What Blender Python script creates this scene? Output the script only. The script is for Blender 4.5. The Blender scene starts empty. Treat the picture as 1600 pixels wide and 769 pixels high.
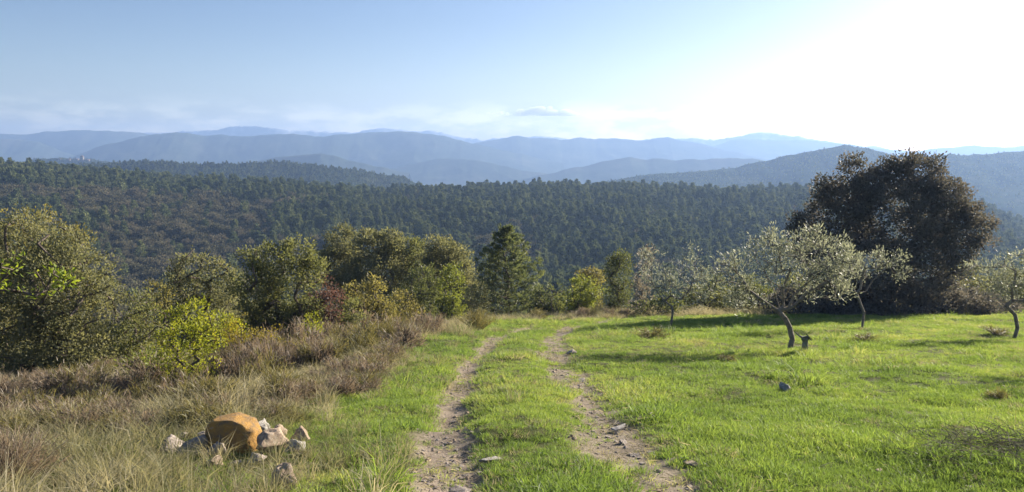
import bpy, bmesh, math, random
import numpy as np
from mathutils import Vector

sc = bpy.context.scene
COL = sc.collection
rad = math.radians

# ------------------------------------------------------------------ camera
F = 1232.0                       # focal length in pixels of a 1600 px wide frame
PITCH = math.atan(129.5 / F)
EYE = 1.6
cam_d = bpy.data.cameras.new("camera")
cam_d.sensor_width = 36.0
cam_d.lens = 36.0 * F / 1600.0
cam_d.clip_start = 0.1
cam_d.clip_end = 60000.0
cam = bpy.data.objects.new("camera", cam_d)
COL.objects.link(cam)
cam.location = (0, 0, EYE)
cam.rotation_euler = (math.pi / 2 - PITCH, 0, 0)
sc.camera = cam

# ------------------------------------------------------------------ sky, sun, exposure
SUN_AZ, SUN_EL = rad(54.0), rad(21.0)
world = bpy.data.worlds.new("World")
sc.world = world
world.use_nodes = True
wn, wl = world.node_tree.nodes, world.node_tree.links
wn.clear()
w_out = wn.new("ShaderNodeOutputWorld")
w_bg = wn.new("ShaderNodeBackground")
w_sky = wn.new("ShaderNodeTexSky")
w_sky.sky_type = 'NISHITA'
w_sky.sun_disc = False
w_sky.sun_elevation = SUN_EL
w_sky.sun_rotation = SUN_AZ
w_sky.altitude = 300.0
w_sky.air_density = 1.2
w_sky.dust_density = 2.2
w_sky.ozone_density = 3.0
w_bg.inputs["Strength"].default_value = 0.05
# faint banks of cloud low over the whole horizon
w_tc = wn.new("ShaderNodeTexCoord")
w_map = wn.new("ShaderNodeMapping"); w_map.inputs["Scale"].default_value = (9.0, 9.0, 27.0); w_map.inputs["Location"].default_value = (3.7, 1.3, 5.1)
wl.new(w_tc.outputs["Generated"], w_map.inputs["Vector"])
w_noi = wn.new("ShaderNodeTexNoise"); w_noi.inputs["Scale"].default_value = 1.6; w_noi.inputs["Detail"].default_value = 7; w_noi.inputs["Roughness"].default_value = 0.58
wl.new(w_map.outputs[0], w_noi.inputs["Vector"])
w_cl = wn.new("ShaderNodeMapRange"); w_cl.inputs[1].default_value = 0.42; w_cl.inputs[2].default_value = 0.62; w_cl.interpolation_type = 'SMOOTHSTEP'
wl.new(w_noi.outputs["Fac"], w_cl.inputs[0])
w_sep = wn.new("ShaderNodeSeparateXYZ"); wl.new(w_tc.outputs["Generated"], w_sep.inputs[0])
w_b = wn.new("ShaderNodeMapRange"); w_b.inputs[1].default_value = 0.085; w_b.inputs[2].default_value = 0.05; w_b.interpolation_type = 'SMOOTHSTEP'
wl.new(w_sep.outputs[2], w_b.inputs[0])
w_m = wn.new("ShaderNodeMath"); w_m.operation = 'MULTIPLY'; wl.new(w_cl.outputs[0], w_m.inputs[0]); wl.new(w_b.outputs[0], w_m.inputs[1])
w_mx = wn.new("ShaderNodeMix"); w_mx.data_type = 'RGBA'; w_mx.blend_type = 'MULTIPLY'
wl.new(w_m.outputs[0], w_mx.inputs[0]); wl.new(w_sky.outputs[0], w_mx.inputs[6]); w_mx.inputs[7].default_value = (1.6, 1.5, 1.42, 1.0)
w_wb = wn.new("ShaderNodeMix"); w_wb.data_type = 'RGBA'; w_wb.blend_type = 'MULTIPLY'; w_wb.inputs[0].default_value = 1.0
w_h = wn.new("ShaderNodeMapRange"); w_h.inputs[1].default_value = 0.20; w_h.inputs[2].default_value = 0.0; w_h.interpolation_type = 'SMOOTHSTEP'
wl.new(w_sep.outputs[2], w_h.inputs[0])
w_hm = wn.new("ShaderNodeMix"); w_hm.data_type = 'RGBA'; w_hm.blend_type = 'MULTIPLY'      # whitish air low over the whole horizon
wl.new(w_h.outputs[0], w_hm.inputs[0]); wl.new(w_mx.outputs[2], w_hm.inputs[6]); w_hm.inputs[7].default_value = (1.75, 1.58, 1.36, 1.0)
wl.new(w_hm.outputs[2], w_wb.inputs[6]); w_wb.inputs[7].default_value = (0.77, 0.80, 0.93, 1.0)      # the camera's cool white balance
wl.new(w_wb.outputs[2], w_bg.inputs[0])
wl.new(w_bg.outputs[0], w_out.inputs[0])

sun_d = bpy.data.lights.new("sun", 'SUN')
sun_d.energy = 5.0
sun_d.angle = rad(0.55)
sun_d.color = (1.0, 0.90, 0.74)
sun = bpy.data.objects.new("sun", sun_d)
COL.objects.link(sun)
sun_vec = Vector((math.sin(SUN_AZ) * math.cos(SUN_EL), math.cos(SUN_AZ) * math.cos(SUN_EL), math.sin(SUN_EL)))
sun.rotation_euler = sun_vec.to_track_quat('Z', 'Y').to_euler()
sun.location = (60, 40, 40)

vs = sc.view_settings
vs.view_transform = 'Standard'
vs.look = 'None'
vs.exposure = 1.65
vs.gamma = 1.0
vs.use_curve_mapping = False
cy = sc.cycles
cy.max_bounces = 5
cy.diffuse_bounces = 3
cy.glossy_bounces = 1
cy.transmission_bounces = 3
cy.volume_bounces = 0
cy.transparent_max_bounces = 8
cy.use_denoising = True
cy.sample_clamp_indirect = 6.0
HAZE_DENSITY = 0.00026
HAZE_COLOR = (0.36, 0.55, 0.95)

# ------------------------------------------------------------------ numeric helpers
RNG = np.random.default_rng(7)


def vnoise(x, y, seed=0):
    x = np.asarray(x, float); y = np.asarray(y, float)
    xi = np.floor(x).astype(np.int64); yi = np.floor(y).astype(np.int64)
    xf = x - xi; yf = y - yi

    def h(a, b):
        n = (a * 374761393 + b * 668265263 + seed * 982451653) & 0x7fffffff
        n = ((n ^ (n >> 13)) * 1274126177) & 0x7fffffff
        n = (n ^ (n >> 16)) & 0xffff
        return n / 65535.0
    u = xf * xf * (3 - 2 * xf); v = yf * yf * (3 - 2 * yf)
    a = h(xi, yi); b = h(xi + 1, yi); c = h(xi, yi + 1); d = h(xi + 1, yi + 1)
    return (a * (1 - u) + b * u) * (1 - v) + (c * (1 - u) + d * u) * v


def fbm(x, y, seed=0, octv=4):
    t = 0; amp = 0.5; s = 0
    for i in range(octv):
        t = t + amp * vnoise(np.asarray(x) * 2 ** i, np.asarray(y) * 2 ** i, seed + i * 17)
        s += amp; amp *= 0.5
    return t / s * 2 - 1           # about -1..1


def sstep(a, b, x):
    t = np.clip((np.asarray(x, float) - a) / (b - a), 0, 1)
    return t * t * (3 - 2 * t)


CP, SP = math.cos(PITCH), math.sin(PITCH)


def at(px, py, D):
    """World point on the sight line of photo pixel (px, py) at depth y = D."""
    a = (px - 800.0) / F; b = (384.5 - py) / F
    dx, dy, dz = a, CP + b * SP, -SP + b * CP
    k = D / dy
    return np.array((dx * k, D, EYE + dz * k))


# ------------------------------------------------------------------ terrain heights
_py = np.arange(-70, 1001, 1.0)
_pz = np.interp(_py, [-70, -60, -10, 0, 38, 48, 60, 100, 160, 210, 250], [6.2, 6, 1.45, 0, -5.66, -8.0, -11.5, -23, -37, -43, -43])
_k = np.ones(9) / 9
_pz = np.convolve(np.pad(_pz, 4, mode='edge'), _k, mode='valid')

CREST_PX = [-500, -200, 0, 130, 250, 400, 520, 600, 680, 770, 900, 1000, 1100, 1200, 1300, 1420, 1480, 1540, 1600, 1750, 2100]
CREST_PY = [262, 252, 253, 260, 275, 281, 289, 297, 293, 289, 289, 288, 297, 293, 294, 296, 303, 320, 352, 420, 470]
CREST_D = 530.0


def base_h(x, y):
    x = np.asarray(x, float); y = np.asarray(y, float)
    z = np.interp(y, _py, _pz)
    ys = np.maximum(y, 30.0)
    px = np.clip(800 + F * x / ys, -500, 2100)
    cpy = np.interp(px, CREST_PX, CREST_PY)
    zc = EYE - (cpy - 255) / F * CREST_D - 9.0
    t = np.clip((y - 250) / (CREST_D - 250), 0, 1)
    hill = -43 + (zc + 43) * np.sin(t * math.pi / 2)
    hill = hill + fbm(x / 60, y / 45, 3, 3) * 4.0 * sstep(230, 300, y) * (1 - sstep(470, 530, y))
    back = zc + (-72 - zc) * sstep(CREST_D + 15, 900, y)
    z = np.where(y > 250, np.where(y > CREST_D, back, hill), z)
    return z


def near_h(x, y):
    """Base terrain with the fall to the left of the track and soft unevenness."""
    x = np.asarray(x, float); y = np.asarray(y, float)
    z = base_h(x, y)
    s = xl_of(y) - x
    fade = 1 - sstep(45, 90, y)
    z = z - 0.10 * np.clip(s - 1.6, 0, 26) * sstep(1.6, 5, s) * fade
    z = z - 0.55 * np.exp(-(((x + 6.3) / 2.6) ** 2 + ((y - 14.5) / 3.2) ** 2))
    z = z + 0.010 * np.clip(x - 3, 0, 40) * fade
    z = z + fbm(x / 3.1, y / 3.1, 11, 3) * 0.10 * (1 - sstep(60, 120, y)) * sstep(0.3, 2.2, np.minimum(np.abs(x - xl_of(y)), np.abs(x - xr_of(y))) + 0.6)
    z = z + fbm(x / 0.8, y / 0.8, 13, 2) * 0.065 * (1 - sstep(30, 50, y))
    return z


_xl = None


def xl_of(y):
    return 0 * y - 0.9 if _xl is None else np.interp(y, _xl[:, 1], _xl[:, 0])


def xr_of(y):
    return 0 * y + 1.0 if _xl is None else np.interp(y, _xr[:, 1], _xr[:, 0])


def hit(px, py, hf=None):
    """Where the sight line of a photo pixel meets the ground."""
    hf = hf or near_h
    D = np.arange(3.0, 120, 0.04)
    a = (px - 800.0) / F; b = (384.5 - py) / F
    k = D / (CP + b * SP)
    X = a * k; Z = EYE + (-SP + b * CP) * k
    g = hf(X, D)
    i = np.argmax(Z < g)
    return X[i], D[i], g[i]


RUT_L = [(690, 769), (694, 700), (702, 650), (718, 605), (734, 570), (756, 545), (785, 525), (835, 508), (905, 497)]
RUT_R = [(1045, 769), (988, 700), (945, 650), (908, 610), (884, 580), (862, 553), (862, 533), (890, 513), (960, 499)]
_a = np.array([hit(px, py, base_h)[:2] for px, py in RUT_L])
_b = np.array([hit(px, py, base_h)[:2] for px, py in RUT_R])
_xl = np.vstack([[_a[0, 0] * 1.0, -60.0], [_a[0, 0], 0.0], _a, [_a[-1, 0] + 9, _a[-1, 1] + 6], [40, 70]])
_xr = np.vstack([[_b[0, 0] * 1.0, -60.0], [_b[0, 0], 0.0], _b, [_b[-1, 0] + 9, _b[-1, 1] + 6], [44, 70]])


def rut_mask(x, y):
    n = fbm(x / 0.7, y / 0.9, 21, 3)
    n2 = fbm(x / 2.3, y / 3.0, 25, 2)
    lim = 1 - sstep(30, 36, y)
    dl = np.abs(x - xl_of(y)); dr = np.abs(x - xr_of(y))
    wl_ = 0.27 + 0.05 * sstep(9, 6, y) + 0.08 * n2
    wr_ = 0.31 + 0.09 * sstep(10, 6, y) + 0.12 * n2
    ml = 1 - sstep(wl_ * 0.35, wl_ * 1.5, dl + n * 0.22)
    mr = 1 - sstep(wr_ * 0.30, wr_ * 1.6, dr + n * 0.26)
    g = 1 - 0.55 * sstep(0.05, 0.5, fbm(x / 0.9, y / 1.6, 27, 3))
    return np.maximum(ml, mr * 0.88 * g) * lim


def ground_h(x, y):
    z = near_h(x, y)
    m = rut_mask(x, y)
    z = z - 0.07 * m
    xc = 0.5 * (xl_of(y) + xr_of(y)); hw = 0.5 * (xr_of(y) - xl_of(y))
    z = z + 0.06 * np.exp(-((x - xc) / (0.45 * np.maximum(hw, 0.4))) ** 2) * (1 - sstep(28, 34, y))
    z = z + fbm(x / 0.35, y / 0.35, 31, 2) * 0.016 * (1 - sstep(14, 30, y))
    return z


def dry_mask(x, y):
    """1 on the heathy left slope and at the field's edge, 0 on the green field."""
    s = xl_of(y) - x
    n = fbm(x / 2.2, y / 2.2, 41, 3)
    left = sstep(0.3, 4.0, s + n * 1.5)
    far = sstep(31, 36, y + n * 2.0 - 0.10 * np.clip(x - 10, -10, 20) )
    return np.clip(np.maximum(left, far), 0, 1)


# ------------------------------------------------------------------ scene helpers
def tag(o, label=None, cat=None, group=None, kind=None):
    if label: o["label"] = label
    if cat: o["category"] = cat
    if group: o["group"] = group
    if kind: o["kind"] = kind
    return o


def empty(name, loc=(0, 0, 0)):
    o = bpy.data.objects.new(name, None)
    o.location = [float(v) for v in loc]
    o.empty_display_size = 0.2
    COL.objects.link(o)
    return o


def np_mesh(name, verts, faces, mats, attrs=None, smooth=False, mat_idx=None):
    """faces: list of (n, k) int arrays with k = 3 or 4."""
    me = bpy.data.meshes.new(name)
    verts = np.asarray(verts, np.float32)
    fl = [np.asarray(f, np.int32) for f in faces if len(f)]
    loops = np.concatenate([f.ravel() for f in fl])
    sizes = np.concatenate([np.full(len(f), f.shape[1], np.int32) for f in fl])
    starts = np.concatenate([[0], np.cumsum(sizes)[:-1]]).astype(np.int32)
    me.vertices.add(len(verts)); me.vertices.foreach_set("co", verts.ravel())
    me.loops.add(len(loops)); me.loops.foreach_set("vertex_index", loops)
    me.polygons.add(len(sizes)); me.polygons.foreach_set("loop_start", starts)
    me.polygons.foreach_set("loop_total", sizes)
    if mat_idx is not None:
        me.polygons.foreach_set("material_index", np.asarray(mat_idx, np.int32))
    me.update(calc_edges=True)
    if smooth:
        me.polygons.foreach_set("use_smooth", np.ones(len(sizes), bool))
    for k, (dom, arr) in (attrs or {}).items():
        a = me.attributes.new(k, 'FLOAT', dom)
        a.data.foreach_set("value", np.asarray(arr, np.float32).ravel())
    for m in (mats if isinstance(mats, (list, tuple)) else [mats]):
        me.materials.append(m)
    return me


def obj(name, me, parent=None, loc=None):
    o = bpy.data.objects.new(name, me)
    if loc is not None: o.location = [float(v) for v in loc]
    if parent is not None: o.parent = parent
    COL.objects.link(o)
    return o


# ------------------------------------------------------------------ materials
def new_mat(name):
    m = bpy.data.materials.new(name)
    m.use_nodes = True
    m.node_tree.nodes.clear()
    return m, m.node_tree.nodes, m.node_tree.links


def rgb(c): return (c[0], c[1], c[2], 1.0)


def noise_node(N, scale, detail=4, rough=0.55, vec=None, L=None):
    n = N.new("ShaderNodeTexNoise")
    n.inputs["Scale"].default_value = scale
    n.inputs["Detail"].default_value = detail
    n.inputs["Roughness"].default_value = rough
    if vec is not None: L.new(vec, n.inputs["Vector"])
    return n


def ramp(N, L, fac, stops):
    r = N.new("ShaderNodeValToRGB")
    el = r.color_ramp.elements
    while len(el) < len(stops): el.new(0.5)
    for e, (p, c) in zip(el, stops):
        e.position = p; e.color = rgb(c)
    L.new(fac, r.inputs[0])
    return r.outputs[0]


def mixc(N, L, fac, a, b):
    m = N.new("ShaderNodeMix"); m.data_type = 'RGBA'
    if isinstance(fac, (int, float)): m.inputs[0].default_value = fac
    else: L.new(fac, m.inputs[0])
    for s, v in ((m.inputs[6], a), (m.inputs[7], b)):
        if isinstance(v, tuple): s.default_value = rgb(v)
        else: L.new(v, s)
    return m.outputs[2]


def attr(N, name, typ='GEOMETRY'):
    a = N.new("ShaderNodeAttribute"); a.attribute_name = name; a.attribute_type = typ
    return a.outputs["Fac"]


def leaf_mat(name, cols, trans=0.4, tcol=None, rough=0.5, spec=0.25, inst=False):
    """Leaf or grass: colour from a per-leaf tint, part reflected, part let through."""
    m, N, L = new_mat(name)
    t = attr(N, "tint")
    if inst:
        it = attr(N, "itint", 'INSTANCER')
        ad = N.new("ShaderNodeMath"); ad.operation = 'MULTIPLY_ADD'
        L.new(t, ad.inputs[0]); ad.inputs[1].default_value = 0.35; L.new(it, ad.inputs[2])
        t = ad.outputs[0]
    n = len(cols)
    c = ramp(N, L, t, [(i / (n - 1), cc) for i, cc in enumerate(cols)])
    p = N.new("ShaderNodeBsdfPrincipled")
    L.new(c, p.inputs["Base Color"])
    p.inputs["Roughness"].default_value = rough
    p.inputs["Specular IOR Level"].default_value = spec
    tr = N.new("ShaderNodeBsdfTranslucent")
    hs = N.new("ShaderNodeMix"); hs.data_type = 'RGBA'; hs.blend_type = 'MULTIPLY'
    hs.inputs[0].default_value = 1.0
    L.new(c, hs.inputs[6]); hs.inputs[7].default_value = rgb(tcol or (1.7, 1.6, 0.8))
    L.new(hs.outputs[2], tr.inputs[0])
    mx = N.new("ShaderNodeMixShader"); mx.inputs[0].default_value = trans
    L.new(p.outputs[0], mx.inputs[1]); L.new(tr.outputs[0], mx.inputs[2])
    o = N.new("ShaderNodeOutputMaterial"); L.new(mx.outputs[0], o.inputs[0])
    return m


def rough_mat(name, stops, scale=3.0, bump=0.3, bscale=12.0, rough=0.9, spec=0.2, detail=6, dist=0.05, coord="Object"):
    m, N, L = new_mat(name)
    tc = N.new("ShaderNodeTexCoord").outputs[coord]
    n = noise_node(N, scale, detail, 0.6, tc, L)
    c = ramp(N, L, n.outputs["Fac"], stops)
    p = N.new("ShaderNodeBsdfPrincipled")
    L.new(c, p.inputs["Base Color"])
    p.inputs["Roughness"].default_value = rough
    p.inputs["Specular IOR Level"].default_value = spec
    if bump:
        b = noise_node(N, bscale, 8, 0.65, tc, L)
        bp = N.new("ShaderNodeBump"); bp.inputs["Strength"].default_value = bump
        bp.inputs["Distance"].default_value = dist
        L.new(b.outputs["Fac"], bp.inputs["Height"]); L.new(bp.outputs[0], p.inputs["Normal"])
    o = N.new("ShaderNodeOutputMaterial"); L.new(p.outputs[0], o.inputs[0])
    return m


def ground_mat():
    m, N, L = new_mat("ground_soil_and_turf")
    tc = N.new("ShaderNodeTexCoord").outputs["Object"]
    n1 = noise_node(N, 6.0, 8, 0.65, tc, L)
    n2 = noise_node(N, 0.7, 5, 0.6, tc, L)
    n3 = noise_node(N, 45.0, 4, 0.7, tc, L)
    soil = ramp(N, L, n1.outputs["Fac"], [(0.25, (0.13, 0.10, 0.078)), (0.5, (0.27, 0.22, 0.17)), (0.72, (0.42, 0.36, 0.29))])
    peb = ramp(N, L, n3.outputs["Fac"], [(0.45, (0.12, 0.09, 0.065)), (0.6, (0.27, 0.215, 0.16)), (0.75, (0.42, 0.36, 0.29))])
    soil = mixc(N, L, 0.45, soil, peb)
    turf = ramp(N, L, n1.outputs["Fac"], [(0.3, (0.045, 0.045, 0.018)), (0.55, (0.09, 0.10, 0.03)), (0.8, (0.17, 0.14, 0.07))])
    dryc = ramp(N, L, n1.outputs["Fac"], [(0.3, (0.05, 0.042, 0.025)), (0.6, (0.12, 0.10, 0.055)), (0.8, (0.18, 0.145, 0.085))])
    c = mixc(N, L, attr(N, "dry"), turf, dryc)
    c = mixc(N, L, attr(N, "dirt"), c, soil)
    # far ground: woods and fields of the valley floor
    n4 = noise_node(N, 0.004, 5, 0.6, tc, L)
    far = ramp(N, L, n4.outputs["Fac"], [(0.35, (0.03, 0.045, 0.018)), (0.52, (0.05, 0.06, 0.025)), (0.56, (0.13, 0.13, 0.06)), (0.66, (0.06, 0.08, 0.03))])
    c = mixc(N, L, attr(N, "far"), c, far)
    p = N.new("ShaderNodeBsdfPrincipled"); L.new(c, p.inputs["Base Color"])
    p.inputs["Roughness"].default_value = 0.95; p.inputs["Specular IOR Level"].default_value = 0.1
    bp = N.new("ShaderNodeBump"); bp.inputs["Strength"].default_value = 0.55; bp.inputs["Distance"].default_value = 0.03
    ad = N.new("ShaderNodeMath"); ad.operation = 'ADD'
    L.new(n1.outputs["Fac"], ad.inputs[0]); L.new(n3.outputs["Fac"], ad.inputs[1])
    L.new(ad.outputs[0], bp.inputs["Height"]); L.new(bp.outputs[0], p.inputs["Normal"])
    o = N.new("ShaderNodeOutputMaterial"); L.new(p.outputs[0], o.inputs[0])
    return m


BARK = rough_mat("bark_grey_brown", [(0.3, (0.06, 0.045, 0.035)), (0.7, (0.17, 0.14, 0.115))], 9, 0.6, 30)
BARK_OLIVE = rough_mat("bark_olive_grey", [(0.3, (0.12, 0.10, 0.08)), (0.7, (0.30, 0.26, 0.22))], 14, 0.6, 45)

# ------------------------------------------------------------------ ground sheet
az = np.concatenate([np.arange(-180, -42, 4.0), np.arange(-42, 42.01, 0.24), np.arange(44, 180, 4.0)])
rr = np.concatenate([[0.4], np.exp(np.arange(math.log(1.2), math.log(3.8), 0.05)), np.exp(np.arange(math.log(3.8), math.log(60), 0.0115)),
                     np.exp(np.arange(math.log(60), math.log(5000), 0.035)), [5000]])
A, R = np.meshgrid(np.radians(az), rr)
GX, GY = np.sin(A) * R, np.cos(A) * R
GZ = ground_h(GX, GY)
nr, na = GX.shape
idx = np.arange(nr * na).reshape(nr, na)
nxt = np.roll(idx, -1, axis=1)
gq = np.stack([idx[:-1], nxt[:-1], nxt[1:], idx[1:]], -1).reshape(-1, 4)[:, ::-1]
gv = np.stack([GX, GY, GZ], -1).reshape(-1, 3)
cen = len(gv)
gv = np.vstack([gv, [[0, 0, float(ground_h(np.array(0.0), np.array(0.0)))]]])
gt = np.stack([np.full(na, cen), idx[0], nxt[0]], -1)[:, ::-1]
fx, fy = gv[:, 0], gv[:, 1]
g_me = np_mesh("ground", gv, [gq, gt], ground_mat(), {"dirt": ('POINT', rut_mask(fx, fy)), "dry": ('POINT', dry_mask(fx, fy)),
                                                        "far": ('POINT', sstep(500, 900, fy))}, smooth=True)
ground = tag(obj("ground", g_me), "sloping ground with a worn two-rut track, falling into a wooded valley", "ground", kind="structure")


# ------------------------------------------------------------------ far hills and mountains
def ridge(name, label, D, pts, w_front, mat, seed, base=-80.0, rough=0.12, n=260, m=26, w_back=None, wob=0.05, fine=0.0):
    w_back = w_back or w_front
    px = np.linspace(pts[0][0], pts[-1][0], n)
    tx = [p[0] for p in pts]; ty = [p[1] for p in pts]
    py = np.interp(px, tx, ty)
    k = max(3, int(n * 8 / (px[-1] - px[0]))) | 1
    py = np.convolve(np.pad(py, k // 2, mode='edge'), np.ones(k) / k, mode='valid')
    py = py + fbm(px / 24, px * 0 + seed, seed, 4) * 2.6 + fbm(px / 5, px * 0, seed + 3, 2) * fine
    Dc = D * (1 + wob * fbm(px / 170, px * 0 + 3, seed + 9, 2))
    crest = np.array([at(a, b, d) for a, b, d in zip(px, py, Dc)])
    u = np.concatenate([np.linspace(-1, 0, m), np.linspace(0, 1, 8)[1:]])
    U, PX = np.meshgrid(u, px)
    w = np.where(U < 0, w_front, w_back)
    dep = Dc[:, None] + U * w
    lat = crest[:, 0][:, None] * (1 + 0.6 * U * w / Dc[:, None])
    s = 1 - np.abs(U)
    shape = np.where(U < 0, s ** 1.15, s)
    gul = np.abs(fbm(PX / 46 + U * 2.6, U * 3.2 - PX / 90, seed + 5, 4))
    shape = shape - rough * gul * 4 * s * (1 - s)
    Z = base + (crest[:, 2][:, None] - base) * np.clip(shape, -0.1, 1)
    V = np.stack([lat, dep, Z], -1).reshape(-1, 3)
    M = len(u)
    ii = np.arange(n * M).reshape(n, M)
    q = np.stack([ii[:-1, :-1], ii[1:, :-1], ii[1:, 1:], ii[:-1, 1:]], -1).reshape(-1, 4)
    me = np_mesh(name, V, [q], mat, smooth=True)
    return tag(obj(name, me), label, "hill" if "hill" in name else "mountains", kind="structure"), V.reshape(n, M, 3)


def hill_mat(name, a, b, c, scale):
    return rough_mat(name, [(0.35, a), (0.52, b), (0.70, c)], scale, 0.8, scale * 8, 1.0, 0.0, 6, 3.0)


HM_WOOD = hill_mat("far_wooded_slope", (0.020, 0.030, 0.014), (0.034, 0.046, 0.020), (0.075, 0.075, 0.036), 0.02)
HM_MTN = hill_mat("far_mountain_slope", (0.03, 0.042, 0.028), (0.045, 0.055, 0.036), (0.08, 0.08, 0.058), 0.006)
HM_SNOW = rough_mat("far_snowy_rock", [(0.40, (0.12, 0.13, 0.14)), (0.55, (0.25, 0.26, 0.28)), (0.75, (0.55, 0.56, 0.58))], 0.006, 0.8, 0.03, 1.0, 0.0, 6, 10.0)

_, V2 = ridge("wooded_hill", "low dark wooded hill behind the pine wood on the left", 980,
              [(40, 268), (130, 257), (190, 253), (235, 251), (300, 256), (330, 256), (400, 254), (435, 252), (480, 258), (560, 267), (620, 275), (665, 291), (720, 312)],
              330, HM_WOOD, 51, n=300, fine=1.2)
_, V3 = ridge("castle_hill", "low hazy hill crowned by a hamlet at the far left", 1650,
              [(-140, 262), (-20, 257), (30, 252), (60, 248), (100, 247), (128, 248), (150, 250), (185, 256), (240, 264)], 240, HM_WOOD, 53, n=160, fine=0.6)
_, V4 = ridge("rounded_hill", "big rounded blue hill behind the dark tree on the right", 1250,
              [(860, 296), (950, 283), (1000, 275), (1080, 268), (1150, 262), (1200, 250), (1260, 237), (1320, 227), (1355, 233), (1410, 244), (1470, 243), (1540, 240), (1620, 235), (1760, 232)],
              520, HM_WOOD, 55, n=320, fine=0.8)
_, V5 = ridge("small_hill", "small pointed blue hill in the left mid distance", 2050,
              [(350, 262), (400, 251), (440, 245), (500, 240), (540, 249), (580, 259), (640, 270)], 330, HM_MTN, 57, n=120)
ridge("long_low_hill", "long low pale blue hill beyond the valley floor", 2200,
      [(740, 296), (780, 289), (840, 275), (900, 262), (970, 247), (1060, 250), (1150, 246), (1260, 258), (1400, 270)], 420, HM_MTN, 59, n=180)
ridge("valley_hill", "faint blue spur running into the valley in the centre", 2450,
      [(560, 275), (620, 262), (680, 250), (720, 247), (760, 254), (820, 266), (900, 280)], 380, HM_MTN, 60, n=120)
ridge("mountain_range", "main blue mountain range on the left skyline", 3000,
      [(20, 262), (110, 246), (150, 230), (200, 218), (230, 212), (265, 207), (290, 206), (320, 211), (345, 209), (380, 213), (430, 210), (460, 209), (490, 213),
       (530, 211), (560, 209), (590, 205), (630, 205), (680, 212), (740, 224), (800, 238), (880, 256)], 600, HM_MTN, 61, n=320, rough=0.11)
ridge("mountain_range", "blue hump of a mountain at the left edge of the skyline", 3300,
      [(-300, 214), (-120, 212), (0, 217), (30, 217), (60, 222), (90, 234), (130, 250)], 800, HM_MTN, 62, n=160, rough=0.11)
ridge("mountain_range", "pale blue mountain range with small peaks right of centre", 3400,
      [(600, 250), (680, 236), (740, 224), (770, 220), (805, 212), (830, 217), (850, 216), (875, 218), (905, 214), (930, 219), (960, 216), (1000, 220), (1045, 215), (1080, 222), (1140, 236), (1220, 252)],
      700, HM_MTN, 63, n=280, rough=0.11)
ridge("mountain_range", "long flat blue mountain behind the far left range", 3900,
      [(-400, 206), (-200, 203), (0, 208), (40, 210), (80, 206), (110, 203), (160, 205), (200, 207), (260, 213), (340, 228)], 900, HM_MTN, 64, n=160, rough=0.11)
ridge("mountain_range", "pale hazy mountain range on the right skyline", 4100,
      [(1040, 244), (1110, 230), (1145, 219), (1200, 218), (1250, 219), (1300, 223), (1360, 231), (1420, 238), (1480, 230), (1520, 228), (1560, 231), (1620, 224), (1800, 220), (2000, 226)],
      900, HM_MTN, 65, n=240, rough=0.11)
ridge("mountain_range", "faint snowy peaks far behind the blue ranges", 4500,
      [(150, 212), (200, 206), (260, 208), (330, 203), (370, 198), (400, 196), (440, 201), (500, 207), (560, 206), (600, 201), (640, 203), (690, 206), (720, 213), (755, 219), (790, 214), (850, 214),
       (930, 222), (1050, 216), (1120, 218), (1190, 207), (1260, 215), (1330, 226), (1420, 236)], 500, HM_SNOW, 66, n=420, rough=0.2, fine=1.2, w_back=420)


# ------------------------------------------------------------------ plant geometry
def unit(v): return v / np.maximum(np.linalg.norm(v, axis=-1, keepdims=True), 1e-9)


def rand_dirs(rng, n): return unit(rng.normal(size=(n, 3)))


def leaves(rng, pos, axis, length, width, fold=0.25):
    """Diamond leaves, each two triangles folded along the midrib."""
    n = len(pos)
    axis = unit(axis)
    side = unit(np.cross(axis, rand_dirs(rng, n)))
    nor = np.cross(axis, side)
    Ln = (length * rng.uniform(0.65, 1.25, n))[:, None]; W = (width * rng.uniform(0.7, 1.2, n))[:, None]
    b = pos; t = pos + axis * Ln
    mid = pos + axis * Ln * 0.5 + nor * W * fold
    l = mid + side * W * 0.5; r = mid - side * W * 0.5
    V = np.stack([b, l, t, r], 1).reshape(-1, 3)
    i = np.arange(n) * 4
    Fc = np.concatenate([np.stack([i, i + 1, i + 2], 1), np.stack([i, i + 2, i + 3], 1)])
    return V, Fc


def blades(rng, pos, direc, length, width, bend):
    """Narrow two-segment blades (grass, twigs, needles)."""
    n = len(pos)
    d0 = unit(direc)
    Ln = np.broadcast_to(length, (n,))[:, None]; W = np.broadcast_to(width, (n,))[:, None]
    out = unit(np.stack([d0[:, 0], d0[:, 1], np.zeros(n)], 1) + 1e-4 * rng.normal(size=(n, 3)))
    B = np.broadcast_to(bend, (n,))[:, None]
    side = unit(np.cross(d0, rand_dirs(rng, n)))
    m = pos + d0 * Ln * 0.55
    d1 = unit(d0 + out * B - np.array([0, 0, 1.0]) * B * 0.55)
    t = m + d1 * Ln * 0.5
    V = np.stack([pos - side * W * 0.5, pos + side * W * 0.5, m + side * W * 0.42, m - side * W * 0.42, t], 1).reshape(-1, 3)
    i = np.arange(n) * 5
    Q = np.stack([i, i + 1, i + 2, i + 3], 1); T = np.stack([i + 3, i + 2, i + 4], 1)
    return V, Q, T


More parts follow.
